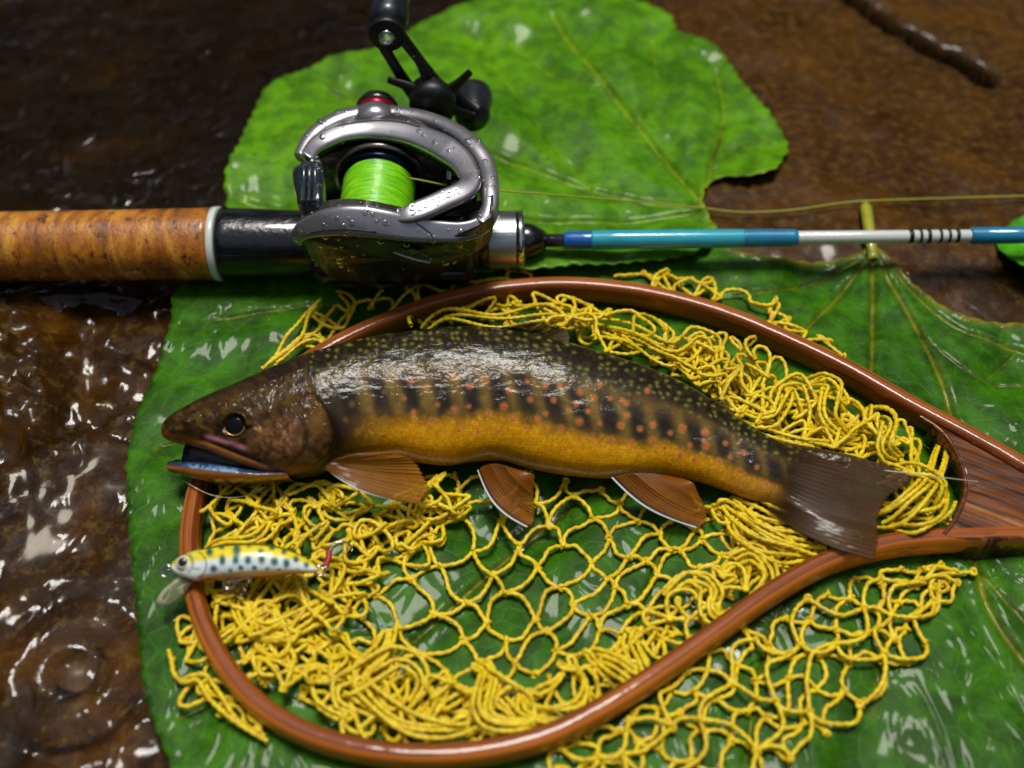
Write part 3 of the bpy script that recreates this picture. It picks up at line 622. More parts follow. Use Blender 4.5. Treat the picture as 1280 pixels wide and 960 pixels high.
gx = SP[:, 0:1]*(1-tt)+SP[:, 2:3]*tt; gy = SP[:, 1:2]*(1-tt)+SP[:, 3:4]*tt      # place on the flank, in photo points
front = (sph > 0)[None]*1.0
fx_, fy_ = px_of(FV[..., 0], FV[..., 1], FV[..., 2]); gx = np.where(front > 0, fx_, gx); gy = np.where(front > 0, fy_, gy)   # markings are traced where they sit on the skin
# relief: gill cover, cheek, maxilla, orbit, lateral line
E2 = np.interp(gy, [470, 500, 512, 530, 545, 560, 572, 587, 597, 610], [385, 400, 409, 417, 420, 417, 411, 392, 355, 320])
E1 = np.interp(gy, [500, 510, 525, 540, 560, 572, 580], [362, 368, 378, 384, 382, 372, 355])
rel = .0021*sm(E2-gx, -1.5, 3.0)*sm(gx, 330, 395)*sm(gy, 486, 508)+.0011*sm(E1-gx, -1, 2.5)*sm(gx, 320, 360)*sm(gy, 500, 515)*sm(-gy, -584, -572)
mxl = np.interp(gx, [228, 255, 285, 310, 332, 345], [553, 558, 569, 579, 587, 592])
rel += .0009*np.exp(-((gy-mxl)/4.2)**2)*sm(gx, 225, 250)*sm(-gx, -346, -330)-.0005*np.exp(-((gy-mxl+8)/2.5)**2)*sm(gx, 250, 262)*sm(-gx, -330, -318)
er = np.hypot(gx-294, gy-533)
rel += .0013*np.exp(-((er-17)/4.5)**2)*(gy < 533)-.0012*np.exp(-(er/12)**2)+.0006*np.exp(-((er-17)/5)**2)
rel += .0005*(fbm(gx/9, gy/9, 3, 3)-.5)*sm(-gx, -430, -400)
rel += .0006*np.exp(-(((gx-232)/4)**2+((gy-527)/3)**2))
LLp = np.interp(gx, [400, 480, 560, 620, 700, 780, 860, 930, 990], [492, 486, 484, 487, 500, 519, 545, 575, 600])
rel += .00012*np.exp(-((gy-LLp)/1.6)**2)*sm(gx, 405, 425)
rel += .0007*(fbm(gx/34, gy/20, 3, 17)-.5)*sm(gx, 420, 460)
bl = np.interp(gx, [430, 495, 530, 572, 612, 669, 737, 800], [566, 560, 568, 572, 562, 577, 588, 585])
rel += -.0009*np.exp(-((gy-bl)/3.5)**2)*sm(gx, 420, 450)*sm(-gx, -800, -760)
FV = FV+(rel*front)[..., None]*FN
# pigment
def put(c, col, a): return c*(1-a[..., None])+lin(col)*a[..., None]
T2 = np.where(front > 0, (gy-SP[:, 1:2])/(SP[:, 3:4]-SP[:, 1:2]), tt[None])
nzz = fbm(gx/14, gy/14, 4, 5); nf = fbm(gx/4.2, gy/4.2, 3, 6)
C = np.tile(lin('#1c1806'), gx.shape+(1,))
C = put(C, '#4a4018', sm(nf, .45, .65)*.5)
C = put(C, '#5a3f12', sm(T2, .20, .30))
# parr marks: dark upright bars
wob = 6*(fbm(gx/25, gy/25, 2, 8)-.5)
ax = (gx-(gy-500)*.22+wob)
barp = [436, 474, 514, 553, 590, 625, 657, 690, 722, 757, 790, 825, 860, 892, 922, 950, 975]
bars = np.max([np.exp(-((ax-b)/11.5)**4) for b in barp], axis=0)
cen_t = .47+.03*np.sin(gx/40); bt = np.exp(-((T2-cen_t)/.19)**4)
C = put(C, '#8a7030', bt*(.55+.4*sm(nzz, .3, .7)))
C = put(C, '#14121a', bars*bt*(.85+.15*nf))
C = put(C, '#0f0d0c', sm(-gx, -470, -415)*.85*sm(T2, .2, .35))
gold = sm(T2+.10*(nzz-.5), .60, .76)*sm(gx, 425, 520)
C = put(C, '#f0a80a', gold); C = put(C, '#ffc828', gold*sm(nf, .48, .7)*sm(-T2, -.93, -.8)*.8)
C = put(C, '#a8680a', sm(T2, .88, .98)*.6*sm(gx, 425, 500)); 
C = put(C, '#b8863a', sm(T2, .62, .8)*sm(gx, 860, 960)*.7)
C = put(C, '#e2c9a0', np.exp(-((gy-bl-4)/2.2)**2)*.75*sm(gx, 425, 450)*sm(-gx, -850, -780))
tl = sm(gx+(gy-600)*.3, 950, 1010); rays_ = np.abs(np.sin(np.arctan2(gy-596, gx-900)*60)); C = put(C, '#3a2610', tl*.92); C = put(C, '#0e0905', tl*(1-rays_)**2*.35)
# pale vermiculations along the back
vx, vy = gx/11.5+2.2*fbm(gx/30, gy/30, 2, 61), gy/7.5
ci, cj = np.floor(vx), np.floor(vy); dd = np.hypot((vx-ci-.2-.6*hash2(ci, cj, 2)), (vy-cj-.2-.6*hash2(ci, cj, 3))*.8)
C = put(C, '#8d8638', np.exp(-(dd/.20)**2)*.85*sm(-T2, -.33, -.24)*sm(gx, 330, 420)*(hash2(ci, cj, 7) > .25))
strk = fbm((gx+gy*.5)/2.2, (gy-gx*.15)/9., 2, 71); C = C*(.80+.5*strk[..., None])          # rows of small scales
# red spots with a pale halo
spots = [(514, 476), (533, 484), (547, 506), (568, 512), (587, 482), (586, 508), (607, 474), (569, 471), (630, 508), (637, 488), (659, 477), (663, 499), (681, 482), (611, 516), (574, 538), (598, 540), (657, 534), (622, 540), (701, 535), (672, 523),
         (682, 517), (711, 513), (735, 514), (742, 497), (763, 498), (778, 500), (783, 504), (809, 488), (783, 519), (724, 527), (750, 529), (776, 532), (800, 536), (741, 547), (765, 550), (790, 553), (816, 531), (831, 560), (815, 549), (838, 541), (853, 535), (862, 557), (881, 540),
         (882, 558), (880, 551), (907, 554), (899, 576), (913, 571), (930, 566), (946, 584), (958, 605), (525, 530), (497, 512), (478, 530), (540, 525), (517, 515), (641, 525), (692, 500), (720, 505), (850, 570), (868, 575), (925, 590), (700, 482), (725, 490), (750, 480), (480, 490), (462, 512), (505, 498), (440, 505), (432, 525), (447, 540), (455, 490), (470, 545)]
for k, (sx_, sy_) in enumerate(spots):
    d = np.hypot(gx-sx_, (gy-sy_)); h_ = hash2(np.array(k*1.), 0, 1); r_ = 1.9+1.4*h_; dim = (.70+.3*hash2(np.array(k*1.), 3, 2)) if sx_ > 500 else .3
    C = put(C, '#d8a860', np.exp(-(d/(r_*1.75))**4)*.5*dim); C = put(C, '#f0501c' if sx_ > 500 else '#8a6238', np.exp(-(d/r_)**4)*.95*dim)
# head
hm = sm(E2-gx, -2, 6); C = put(C, '#38260e', hm*.95)
C = put(C, '#7a5230', hm*blobf(gx, gy, 362, 552, 30, 26)*(.35+.9*nf)) if False else C
def bl2(cx, cy, rx, ry): return np.exp(-(((gx-cx)/rx)**2+((gy-cy)/ry)**2))
mt = fbm(gx/8, gy/6, 4, 91); C = put(C, '#0e0a06', hm*sm(mt, .5, .66)*.5); C = put(C, '#6a4e1c', hm*sm(-mt, -.46, -.34)*.45)
C = put(C, '#8a6040', hm*bl2(352, 550, 32, 24)*(.25+.9*sm(nf, .35, .65))); C = put(C, '#a07058', hm*bl2(370, 545, 12, 22)*.6*nf)
C = put(C, '#7a521c', hm*bl2(398, 525, 12, 22)*.7); C = put(C, '#4a3312', hm*bl2(300, 495, 60, 14)*.6); C = put(C, '#17100a', hm*sm(-T2, -.18, -.04)*.7)
C = put(C, '#8a4512', hm*sm(gy-np.interp(gx, [200, 215, 240, 270, 300, 340], [536, 541, 545, 553, 566, 580]), 0, 6)*.9)
C = put(C, '#a8712a', np.exp(-((gy-mxl)/5)**2)*sm(gx, 225, 250)*sm(-gx, -348, -330)*.75)
C = put(C, '#d58a9a', np.exp(-((gy-np.interp(gx, [250, 270, 290, 310], [545, 549, 554, 562]))/3.2)**2)*sm(gx, 252, 262)*sm(-gx, -316, -300)*.85)
C = put(C, '#0b0807', np.exp(-((gy-mxl+8)/2.4)**2)*sm(gx, 262, 275)*sm(-gx, -335, -322)*.9)
C = put(C, '#0a0807', np.exp(-(er/17)**4)*.9); C = put(C, '#c98f30', bl2(325, 537, 3, 3)*.7)
C = put(C, '#120c08', np.exp(-((gx-E2-3)/4)**2)*sm(gy, 505, 515)*.8); C = put(C, '#1c120a', np.exp(-((gx-E1-2)/2)**2)*sm(gy, 508, 515)*sm(-gy, -576, -570)*.6)
C = put(C, '#6a4a22', hm*sm(gy, 575, 590)*sm(gx, 330, 350)*.6)
fish = thing('fish', P(560, 560, .003), 'char with red spots, gold belly and open mouth lying on the net', 'fish')
m = NT('fish_skin'); uvn = m.n('UVMap').outputs[0]
mp = m.n('Mapping'); mp.inputs['Scale'].default_value = (1, 1, 1); m.l(uvn, mp.inputs['Vector'])
sc_ = m.n('TexVoronoi', Scale=.30, Randomness=.55); m.l(mp.outputs[0], sc_.inputs['Vector'])
body_only = m.attr('scaly', 'Fac')
hgt = m.math('MULTIPLY', sc_.outputs['Distance'], body_only)
sk = m.noise(m.coord(), 700, 3, .6); dk = m.noise(m.coord((.6, 1.3, 1.3)), 330, 3, .6, .5)
colr = m.mix(m.math('MULTIPLY', m.ramp(sc_.outputs['Distance'], [(.1, 0.), (.7, 1.)]), m.math('MULTIPLY', body_only, .32)), m.attr(), (.015, .012, .01, 1))
nrm = m.bump(hgt, .00010, .5, m.bump(sk, .00010, .6))
hb = m.math('MULTIPLY', m.noise(m.coord(), 210, 2, .6, .8), m.math('SUBTRACT', 1., body_only))
cn = m.bump(dk, .00055, .7, m.bump(hb, .0014, 1., m.bump(sk, .00010, .6)))
m.set(Base_Color=colr, Roughness=.42, Specular_IOR_Level=.08, Normal=nrm, Coat_Weight=.6, Coat_Roughness=.06, Coat_IOR=1.38, Coat_Normal=cn)
FSK = m.m
Vf = np.vstack([FV.reshape(-1, 3), FV[0].mean(0)[None], FV[-1].mean(0)[None]])
Ff = grid_faces(NS, NR, False, True); j = np.arange(NR); k0 = NS*NR
Fl = Ff.tolist()+[[k0, int((a_+1) % NR), int(a_)] for a_ in j]+[[k0+1, (NS-1)*NR+int(a_), (NS-1)*NR+int((a_+1) % NR)] for a_ in j]
Cf = np.vstack([C.reshape(-1, 3), C[0, :1], C[-1, :1]]); scl = np.r_[(1-hm).ravel(), 0, 0]
uvf = np.vstack([np.stack([gx*.95+gy*.1, gy+np.where(front > 0, 0, 300)], -1).reshape(-1, 2), [[0, 0], [0, 0]]])
body = mk('body', Vf, Fl, FSK, fish, col=Cf, uv=uvf, scaly=scl)
fbvh = BVHTree.FromPolygons([tuple(p) for p in Vf], Fl)
def onfish(px, py, lift=.0):
    d = Vector(ray(px, py)).normalized(); h = fbvh.ray_cast(Vector(CAM), d)
    if h[0] is None: return FP(px, py)
    return np.array(h[0])+np.array(h[1])*lift
# eye
ec = onfish(294, 533)
EYB = simple('eye_black', '#030303', .12, Specular_IOR_Level=.25); EYG = simple('eye_gold_ring', '#b98d3c', .25, .8)
Ve, Fe = lathe([(0, .0043), (.0008, .0042), (.0014, .0035), (.0018, .0022), (.0020, .0008), (.0020, 1e-6)], ec-FN*.0008, FN, 32)
eye = mk('eye', Ve, Fe, EYB, fish)
aa = np.linspace(0, 2*np.pi, 40, endpoint=False); u_ = np.array([1., 0, 0]); v_ = np.cross(FN, u_)
Vr, Fr = sweep(np.array([ec+FN*.00068+(.0029*math.cos(t_)*u_+.0027*math.sin(t_)*v_) for t_ in aa]), circ(8), .00030, up=FN, closed=True)
mk('iris_ring', Vr, Fr, EYG, eye)
# lower jaw
JT = np.array([(205, 579), (211, 574), (225, 573), (245, 573), (270, 575), (300, 580), (330, 585), (362, 586)], float)
JB = np.array([(205.5, 583), (209, 589), (228, 595), (250, 602), (275, 606), (305, 607), (335, 606), (368, 602)], float)
q = spline(np.hstack([JT, JB]), 90); jw = np.interp(np.linspace(0, 7, 90), np.arange(8), [.0006, .0036, .0058, .0074, .0085, .0095, .010, .009])
ph = np.linspace(0, 2*np.pi, 64, endpoint=False); tj = (1-np.cos(ph))/2
A_, Bb = np.array([FP(x, y) for x, y in q[:, :2]]), np.array([FP(x, y) for x, y in q[:, 2:]])
off = -.0022*FN
VJ = A_[:, None]*(1-tj)[None, :, None]+Bb[:, None]*tj[None, :, None]+np.sin(ph)[None, :, None]*jw[:, None, None]*FN+off
trough = (np.clip(.42-tj, 0, 1)/.42)[None, :, None]*(np.clip(np.sin(ph)+.4, 0, 1))[None, :, None]   # the floor of the mouth lies hollow between the rims
VJ = VJ-trough*.0035*FN
jx = q[:, 0:1]*(1-tj)+q[:, 2:3]*tj; jy = q[:, 1:2]*(1-tj)+q[:, 3:4]*tj; TJ = np.broadcast_to(tj, jx.shape)
CJ = np.tile(lin('#7a4212'), jx.shape+(1,)); nj = fbm(jx/5, jy/5, 3, 4)
CJ = put(CJ, '#b06a1c', sm(TJ, .45, .6)*sm(-TJ, -.85, -.7)*.7); CJ = put(CJ, '#2c1a0c', sm(TJ, .8, .95)*.8)
inner = sm(-TJ, -.52, -.44); CJ = put(CJ, '#2a4468', inner); CJ = put(CJ, '#7fb0d8', inner*sm(TJ, .18, .34)*sm(nj, .3, .5)*sm(jx, 225, 255)*sm(-jx, -312, -295)); CJ = put(CJ, '#10131c', inner*sm(-TJ, -.22, -.1)); CJ = put(CJ, '#1a2740', inner*sm(-jx, -235, -215)*.8)
mj = NT('jaw_skin'); mj.set(Base_Color=mj.attr(), Roughness=.3, Coat_Weight=1., Coat_Roughness=.06, Normal=mj.bump(mj.noise(mj.coord(), 600, 3), .0003), Coat_Normal=mj.bump(mj.noise(mj.coord(), 240, 3), .0006))
mk('lower_jaw', VJ.reshape(-1, 3), grid_faces(90, 64, False, True), mj.m, fish, col=CJ.reshape(-1, 3))
# dark roof of the mouth, behind the gap
Vm, Fm = sweep(np.array([FP(x, y)-FN*.004 for x, y in ((228, 562), (250, 567), (285, 577), (330, 588))]), circ(12, .0048, .0035), up=FN); mk('mouth_lining', Vm, fixq(Fm), simple('mouth_dark', '#140c0c', .3), fish)
# fins: thin fans with raised rays
def fin(name, root, tip, z_root, z_tip, nray, cols, edge=None, thick=.0004, curl=0., bend=(0, 0), clear=.35, ew=.038):
    """a thin fan: root and tip run from the leading to the trailing side; rays fork towards the margin."""
    nu, nv = 150, 44
    r0, t0 = spline(root, nu), spline(tip, nu); k = np.linspace(0, 1, nu)
    zr = np.interp(k, np.linspace(0, 1, len(z_root)), z_root); zt = np.interp(k, np.linspace(0, 1, len(z_tip)), z_tip)
    u = k[:, None]; v = np.linspace(0, 1, nv)[None]
    rag = 1-.02*np.abs(np.sin(np.pi*nray*u))*(1 if edge is None else sm(u, .1, .3))-.05*(fbm(u*9, 0*u, 3, nray)-.5)
    vv_ = v*rag; b_ = np.sin(np.pi*v)
    px_ = r0[:, 0:1]*(1-vv_)+t0[:, 0:1]*vv_+bend[0]*b_*(1-u)*1.0+bend[2 if len(bend) > 2 else 0]*b_*u; py_ = r0[:, 1:2]*(1-vv_)+t0[:, 1:2]*vv_+bend[1]*b_*(1-u)+bend[3 if len(bend) > 2 else 1]*b_*u
    z = zr[:, None]*(1-v)+zt[:, None]*v+curl*np.sin(np.pi*v)+.0009*(fbm(u*4, v*2+0*u, 2, nray)-.5)*v
    fork = np.where(v > .5, 2, 1); ry = np.abs(np.sin(np.pi*nray*u*fork)); z = z+.00005*(1-ry**.5)
    V = np.array([[P(px_[i, j_], py_[i, j_], z[i, j_]) for j_ in range(nv)] for i in range(nu)])
    nz_ = fbm(u*6+0*v, v*4+0*u, 3, 11); c = lin(cols[0])*(1-v[..., None])+lin(cols[1])*v[..., None]; c = c*(.75+.5*nz_[..., None])
    c = put(c, cols[2], (1-ry)**2*(.75 if name == 'tail_fin' else .45))
    c = put(c, cols[1], ry**10*.35+0*v)
    al = 1-(clear+.2)*sm(v, .05, .9)*(.35+.65*ry**.8)
    if name == 'tail_fin': al = al*sm(v+0*u, .02, .34)          # the membrane starts out of the skin of the tail root
    if edge:
        c = put(c, edge, sm(-(u+0*v), -ew, -ew*.6)); c = put(c, '#0c0806', sm(u+0*v, ew*.6, ew)*sm(-(u+0*v), -ew*2.4, -ew*1.3)*.8); al = np.maximum(al, sm(-(u+0*v), -ew*2.5, -ew*1.5))
    m = NT(name+'_membrane'); tr_ = m.n('BsdfTransparent'); mx_ = m.n('MixShader')
    m.set(Base_Color=m.attr(), Roughness=.45, Specular_IOR_Level=.2, Coat_Weight=.3 if name == 'tail_fin' else .5, Coat_Roughness=.1, Coat_Normal=m.bump(m.noise(m.coord((1, 2.5, 1), rot=(0, 0, -.35)), 120, 1), .0004))
    m.l(m.attr('cover', 'Fac'), mx_.inputs[0]); m.l(tr_.outputs[0], mx_.inputs[1]); m.l(m.b.outputs[0], mx_.inputs[2]); m.l(mx_.outputs[0], m.out.inputs[0])
    o = mk(name, V.reshape(-1, 3), grid_faces(nu, nv), m.m, fish, col=c.reshape(-1, 3), cover=(al+0*u).ravel())
    s_ = o.modifiers.new('thickness', 'SOLIDIFY'); s_.thickness = thick; s_.offset = 0
    return o
zf = lambda x, y, d=0.: FP(x, y)[2]+d
fin('tail_fin', [(968, 552), (976, 575), (972, 597), (960, 615), (942, 624)], [(1142, 594), (1132, 606), (1114, 619), (1100, 642), (1098, 664), (1098, 684), (1096, 701)], [zf(968, 552, .0006), zf(976, 575, .0052), zf(972, 597, .0062), zf(960, 615, .0052), zf(942, 624, .0006)], [.0135, .0128, .0120, .0118, .0122, .0138, .0152], 22, ('#3a260e', '#563716', '#0c0804'), thick=.0005, bend=(4, -5, -6, 10), clear=.30)
fin('pectoral_fin', [(406, 585), (408, 581), (412, 578), (420, 574)], [(505, 627), (522, 629), (532, 622), (536, 610), (530, 594), (516, 577), (496, 567), (470, 566)], [zf(406, 585, .011), zf(408, 581, .012), zf(412, 578, .0125), zf(420, 574, .013)], [.0150, .0140, .0140, .0150, .0175, .0215, .024, .025], 21, ('#6a4006', '#a86c0e', '#301c04'), '#d7e2ea', curl=.0012, bend=(-6, 7, 0, -2), clear=.25)
fin('pelvic_fin', [(597, 588), (606, 582), (622, 580), (648, 588)], [(659, 660), (666, 652), (668, 634), (666, 614), (668, 594)], [zf(597, 588, .005), zf(606, 582, .008), zf(622, 580, .009), zf(648, 588, .006)], [.0055, .0055, .0075, .0105, .0145], 17, ('#6a3c08', '#a86414', '#2c1805'), '#dfe9ee', curl=.0008, bend=(-9, 8, 3, 0), clear=.35)
fin('anal_fin', [(764, 597), (786, 592), (815, 592), (850, 598)], [(870, 660), (882, 652), (882, 636), (874, 620), (868, 606)], [zf(764, 597, .004), zf(786, 592, .007), zf(815, 592, .006), zf(850, 598, .003)], [.0052, .0052, .0065, .009, .0115], 18, ('#6a3c08', '#a86414', '#2c1805'), '#d3e6f2', curl=.0008, bend=(-8, 7, 4, 0), clear=.35)
fin('dorsal_fin', [(596, 416), (625, 416), (660, 422), (700, 432)], [(636, 408), (662, 403), (690, 404), (708, 412), (712, 424), (706, 440)], [zf(596, 416), zf(625, 416), zf(660, 422), zf(700, 432)], [zf(636, 408, .003), zf(662, 403, .004), zf(690, 404, .004), zf(708, 412, .003), zf(712, 424, .002), zf(706, 440, .002)], 11, ('#241e0a', '#6a5830', '#14100a'), clear=.45)
fin('adipose_fin', [(872, 502), (884, 506), (893, 512)], [(897, 497), (909, 503), (913, 514)], [zf(872, 502, .001), zf(884, 506, .001), zf(893, 512, .001)], [zf(897, 497, .003), zf(909, 503, .003), zf(913, 514, .002)], 3, ('#3a2e14', '#7a6630', '#2a2010'), clear=.2)

# ================================================================ lure
LT = math.radians(18); LN = np.array([0, -math.sin(LT), math.cos(LT)]); LC = P(300, 703, .0165)
def LP(px, py): return Pn(px, py, LC, LN)
lure = thing('fishing_lure', P(300, 715, .012), 'small minnow lure with yellow back and teal spots resting across the hoop', 'lure')
LTp = [(214, 708), (218, 701), (226, 696), (241, 689.5), (265, 684), (294, 680.5), (322, 680), (349, 683.5), (373, 692), (391, 703), (398, 711)]
LBp = [(214.5, 710), (219, 716), (230, 721), (247, 726), (272, 725), (302, 723), (330, 721), (352, 719), (374, 717), (391, 715.5), (398, 713)]
q = spline(np.hstack([LTp, LBp]), 200); lw = np.interp(np.linspace(0, 10, 200), np.arange(11), [.0006, .0022, .0034, .0046, .0052, .0053, .0050, .0044, .0034, .0019, .0006])
ph = np.linspace(0, 2*np.pi, 120, endpoint=False); tj = (1-np.cos(ph))/2
A_, Bb = np.array([LP(x, y) for x, y in q[:, :2]]), np.array([LP(x, y) for x, y in q[:, 2:]])
VL = A_[:, None]*(1-tj)[None, :, None]+Bb[:, None]*tj[None, :, None]+(np.sign(np.sin(ph))*np.abs(np.sin(ph))**.8)[None, :, None]*lw[:, None, None]*LN
gx = q[:, 0:1]*(1-tj)+q[:, 2:3]*tj; gy = q[:, 1:2]*(1-tj)+q[:, 3:4]*tj
fs = (np.sin(ph) > 0)[None]; fx_, fy_ = px_of(VL[..., 0], VL[..., 1], VL[..., 2]); gx = np.where(fs, fx_, gx); gy = np.where(fs, fy_, gy); T2 = np.where(fs, (gy-q[:, 1:2])/(q[:, 3:4]-q[:, 1:2]+1e-6), tj[None])
nf = fbm(gx/2.2, gy/2.2, 3, 6)
C = np.tile(lin('#e6eef0'), gx.shape+(1,)); C = put(C, '#a9d3d8', sm(nf, .45, .6)*.6)
C = put(C, '#f0dc1c', sm(-(T2+.16*(nf-.5)), -.42, -.30)); C = put(C, '#c7a50e', sm(nf, .5, .62)*sm(-T2, -.4, -.3)*.5); C = put(C, '#2c2208', sm(-T2, -.055, -.03)*.95)
C = put(C, '#c8a24a', sm(T2, .74, .84)*.8); C = put(C, '#c96f14', sm(T2, .87, .95))
for x, y, rx, ry, a_ in [(262, 690, 4, 5, 1), (277, 684, 3.5, 2.6, 1), (296, 688, 4.6, 7, 1), (294.5, 700, 3.4, 5, 1), (278, 700, 3.6, 6, 1), (267, 711, 4.2, 4, 1), (310, 700, 3.7, 5, 1), (326, 690, 3.4, 4, 1), (327, 699, 3.8, 5.5, 1), (343, 702, 4.2, 5, 1), (358, 704, 3.7, 5.5, 1), (340, 685, 3.5, 2.5, 1), (355, 690, 3, 3, 1),
                     (370, 699, 3.3, 4, 1), (383, 706, 3, 3.6, 1), (301, 710, 3.2, 3, 1), (318, 710, 3, 3, 1), (288, 713, 2.6, 2.6, .9), (334, 711, 2.6, 2, .8), (349, 712, 2.6, 1.6, .7), (311, 683, 2.5, 1.8, .8), (372, 712, 2, 1.4, .6)]:
    C = put(C, '#035a54', np.exp(-(((gx-x)/(rx*1.2))**2+((gy-y)/(ry*1.2))**2)**2)*(.85+.3*nf)*a_)
hd2 = sm(-gx, -252, -246); C = put(C, '#e9efe6', hd2*sm(T2, .3, .4)*.8); C = put(C, '#d8d65a', hd2*sm(-T2, -.35, -.2)*.7)
def arc(cx, cy, rx, ry, a0, a1, wd):
    d = np.abs(np.hypot((gx-cx)/rx, (gy-cy)/ry)-1)*min(rx, ry); an = np.degrees(np.arctan2((gy-cy)/ry, (gx-cx)/rx)); return np.exp(-(d/wd)**4)*((an > a0) & (an < a1))
for k_ in [(243, 706, 15, 17, -70, 75, .8), (230, 704, 12, 13, -60, 70, .7), (229, 703, 10.5, 10.5, -180, 180, .6)]: C = put(C, '#20241c', arc(*k_)*.9)
C = put(C, '#2a6a78', np.exp(-(((gx-245)/5)**2+((gy-711)/1.4)**2))*.8)
m = NT('lure_paint'); gla = m.noise(m.coord(), 1800, 2, .5)
m.set(Base_Color=m.attr(), Roughness=.3, Metallic=0., Coat_Weight=.55, Coat_Roughness=.06, Normal=m.bump(gla, .00012, .5))
mk('body', VL.reshape(-1, 3), grid_faces(200, 120, False, True), m.m, lure, col=C.reshape(-1, 3))
lb = BVHTree.FromPolygons([tuple(p) for p in VL.reshape(-1, 3)], grid_faces(200, 120, False, True).tolist())
def onlure(px, py):
    h = lb.ray_cast(Vector(CAM), Vector(ray(px, py)).normalized()); return np.array(h[0]) if h[0] is not None else LP(px, py)
ec = onlure(229, 703); ey = lathe_obj('eye', [(0, .0019), (.0005, .0018), (.0008, .0012), (.0009, .0004)], ec-LN*.0002, LN, simple('lure_eye_silver', '#e8e4d0', .2, .1, coat=1.), lure, 28)
lathe_obj('pupil', [(0, .00125), (.0002, .0012), (.0003, .0006)], ec+LN*.00052, LN, simple('lure_pupil', '#050505', .08, coat=1.), ey, 24)
STEEL = simple('steel', '#c8c8c8', .16, 1.); HOOKM = simple('hook_steel', '#6a6a6c', .2, 1.)
ol = spline([LP(x, y)-LN*.0012+np.array([0, 0, z]) for x, y, z in [(240, 722, 0), (230, 717, 0), (216, 721, -.001), (200, 732, -.002), (191, 742, -.003), (191, 748, -.0035), (204, 749, -.003), (222, 741, -.0015), (236, 729, 0)]], 60, True)
V, F = pillow(ol, ol.mean(0), LN*.0004, 5, back=-LN*.0009)
m = NT('clear_plastic'); tr_ = m.n('BsdfTransparent'); tr_.inputs[0].default_value = (.80, .78, .66, 1); mx_ = m.n('MixShader'); fr_ = m.n('Fresnel', IOR=1.6)
m.set(Base_Color='#b8b69a', Roughness=.06, Coat_Weight=1.); m.l(m.math('ADD', fr_.outputs[0], .16), mx_.inputs[0]); m.l(tr_.outputs[0], mx_.inputs[1]); m.l(m.b.outputs[0], mx_.inputs[2]); m.l(mx_.outputs[0], m.out.inputs[0])
mk('diving_lip', V, F, m.m, lure)
def ring(name, c, nrm, r, wire, mat, parent, turns=1.0):
    nrm = np.array(nrm, float); nrm /= np.linalg.norm(nrm); u = np.cross(nrm, [1, .3, .2]); u /= np.linalg.norm(u); v = np.cross(nrm, u)
    t_ = np.linspace(0, 2*np.pi, 32, endpoint=False); V, F = sweep(np.array([np.array(c)+r*(math.cos(a)*u+math.sin(a)*v) for a in t_]), circ(8), wire, up=nrm, closed=True)
    return mk(name, V, F, mat, parent)
ring('split_ring', LP(208, 714), (0, -.5, .85), .0016, .00036, STEEL, lure); tube('line_eye', np.array([LP(217, 711), LP(212, 712), LP(210, 710), LP(213, 708), LP(217, 709)]), .0003, STEEL, lure, 8)
ring('split_ring', LP(286, 729), (0, -.6, .8), .0015, .00033, STEEL, lure)
tube('hook', spline([LP(286, 728), LP(296, 725), LP(306, 723), LP(311, 722), LP(313, 725), LP(310, 728)], 24), .00036, STEEL, lure, 8)
tube('hook', spline([LP(287, 729)-LN*.002, LP(298, 731)-LN*.003, LP(304, 738)-LN*.003, LP(297, 742)-LN*.003, LP(290, 739)-LN*.002], 24), .00036, HOOKM, lure, 8)
ring('split_ring', LP(400, 713), (.2, -.5, .8), .0013, .0003, STEEL, lure)
tube('hook', spline([P(401, 712, .012), P(409, 706, .012), P(412, 690, .0125), P(418, 680, .013), P(428, 677, .013), P(437, 681, .012), P(440, 688, .011)], 40), .00034, STEEL, lure, 8)
tube('hook_thread', spline([P(407, 708, .0118), P(411, 698, .012), P(411, 688, .0122)], 14), .0009, simple('red_thread', '#a01028', .5), lure, 10)

# ================================================================ rod
rod = thing('fishing_rod', rod_at(320)-np.array([0, 0, .013]), 'casting rod with cork grip, black reel seat and blue wrapped blank', 'fishing rod')
m = NT('cork'); v = m.coord((2.2, .8, .8)); v2 = m.coord()
n1 = m.noise(v, 60, 5, .65, .5); n2 = m.noise(m.coord((.8, .6, .6)), 330, 4, .75); n3 = m.noise(v2, 800, 2)
c = m.ramp(n1, [(.32, '#6e3c08'), (.5, '#b06a10'), (.68, '#dca038')]); c = m.mix(m.ramp(n2, [(.54, 0.), (.64, .9)]), c, '#341a06')
wv = m.n('TexWave', Scale=17., Distortion=2.5, Detail=3.); wv.bands_direction = 'X'; m.l(v2, wv.inputs['Vector']); c = m.mix(m.ramp(wv.outputs['Fac'], [(.95, 0.), (1., .35)]), c, '#4a2a0c')
m.set(Base_Color=c, Roughness=.42, Coat_Weight=.5, Coat_Roughness=.12, Normal=m.bump(n2, -.0006, .8, m.bump(n3, .0002, .5)))
def rx(px): return (rod_at(px)-rod_at(320))@ROD_D
RO = rod_at(320)
def rodpart(name, prof, mat, seg=48): return lathe_obj(name, [(rx(p), r) for p, r in prof], RO, ROD_D, mat, rod, seg)
rodpart('cork_grip', [(-520, .010), (-500, .0118), (-400, .0122), (-250, .0120), (-100, .0121), (0, .0122), (80, .0122), (160, .0124), (230, .0126), (262, .0127), (269, .0125)], m.m, 64)
WHT = simple('white_ring', '#d9e4df', .25, coat=.6); BLK = simple('black_resin', '#0b0c0f', .22, coat=.8, bump=(420, .0003)); BLKM = simple('black_matt', '#08090a', .45)
rodpart('winding_check', [(269, .0124), (270, .0131), (277, .0131), (278, .0126)], WHT)
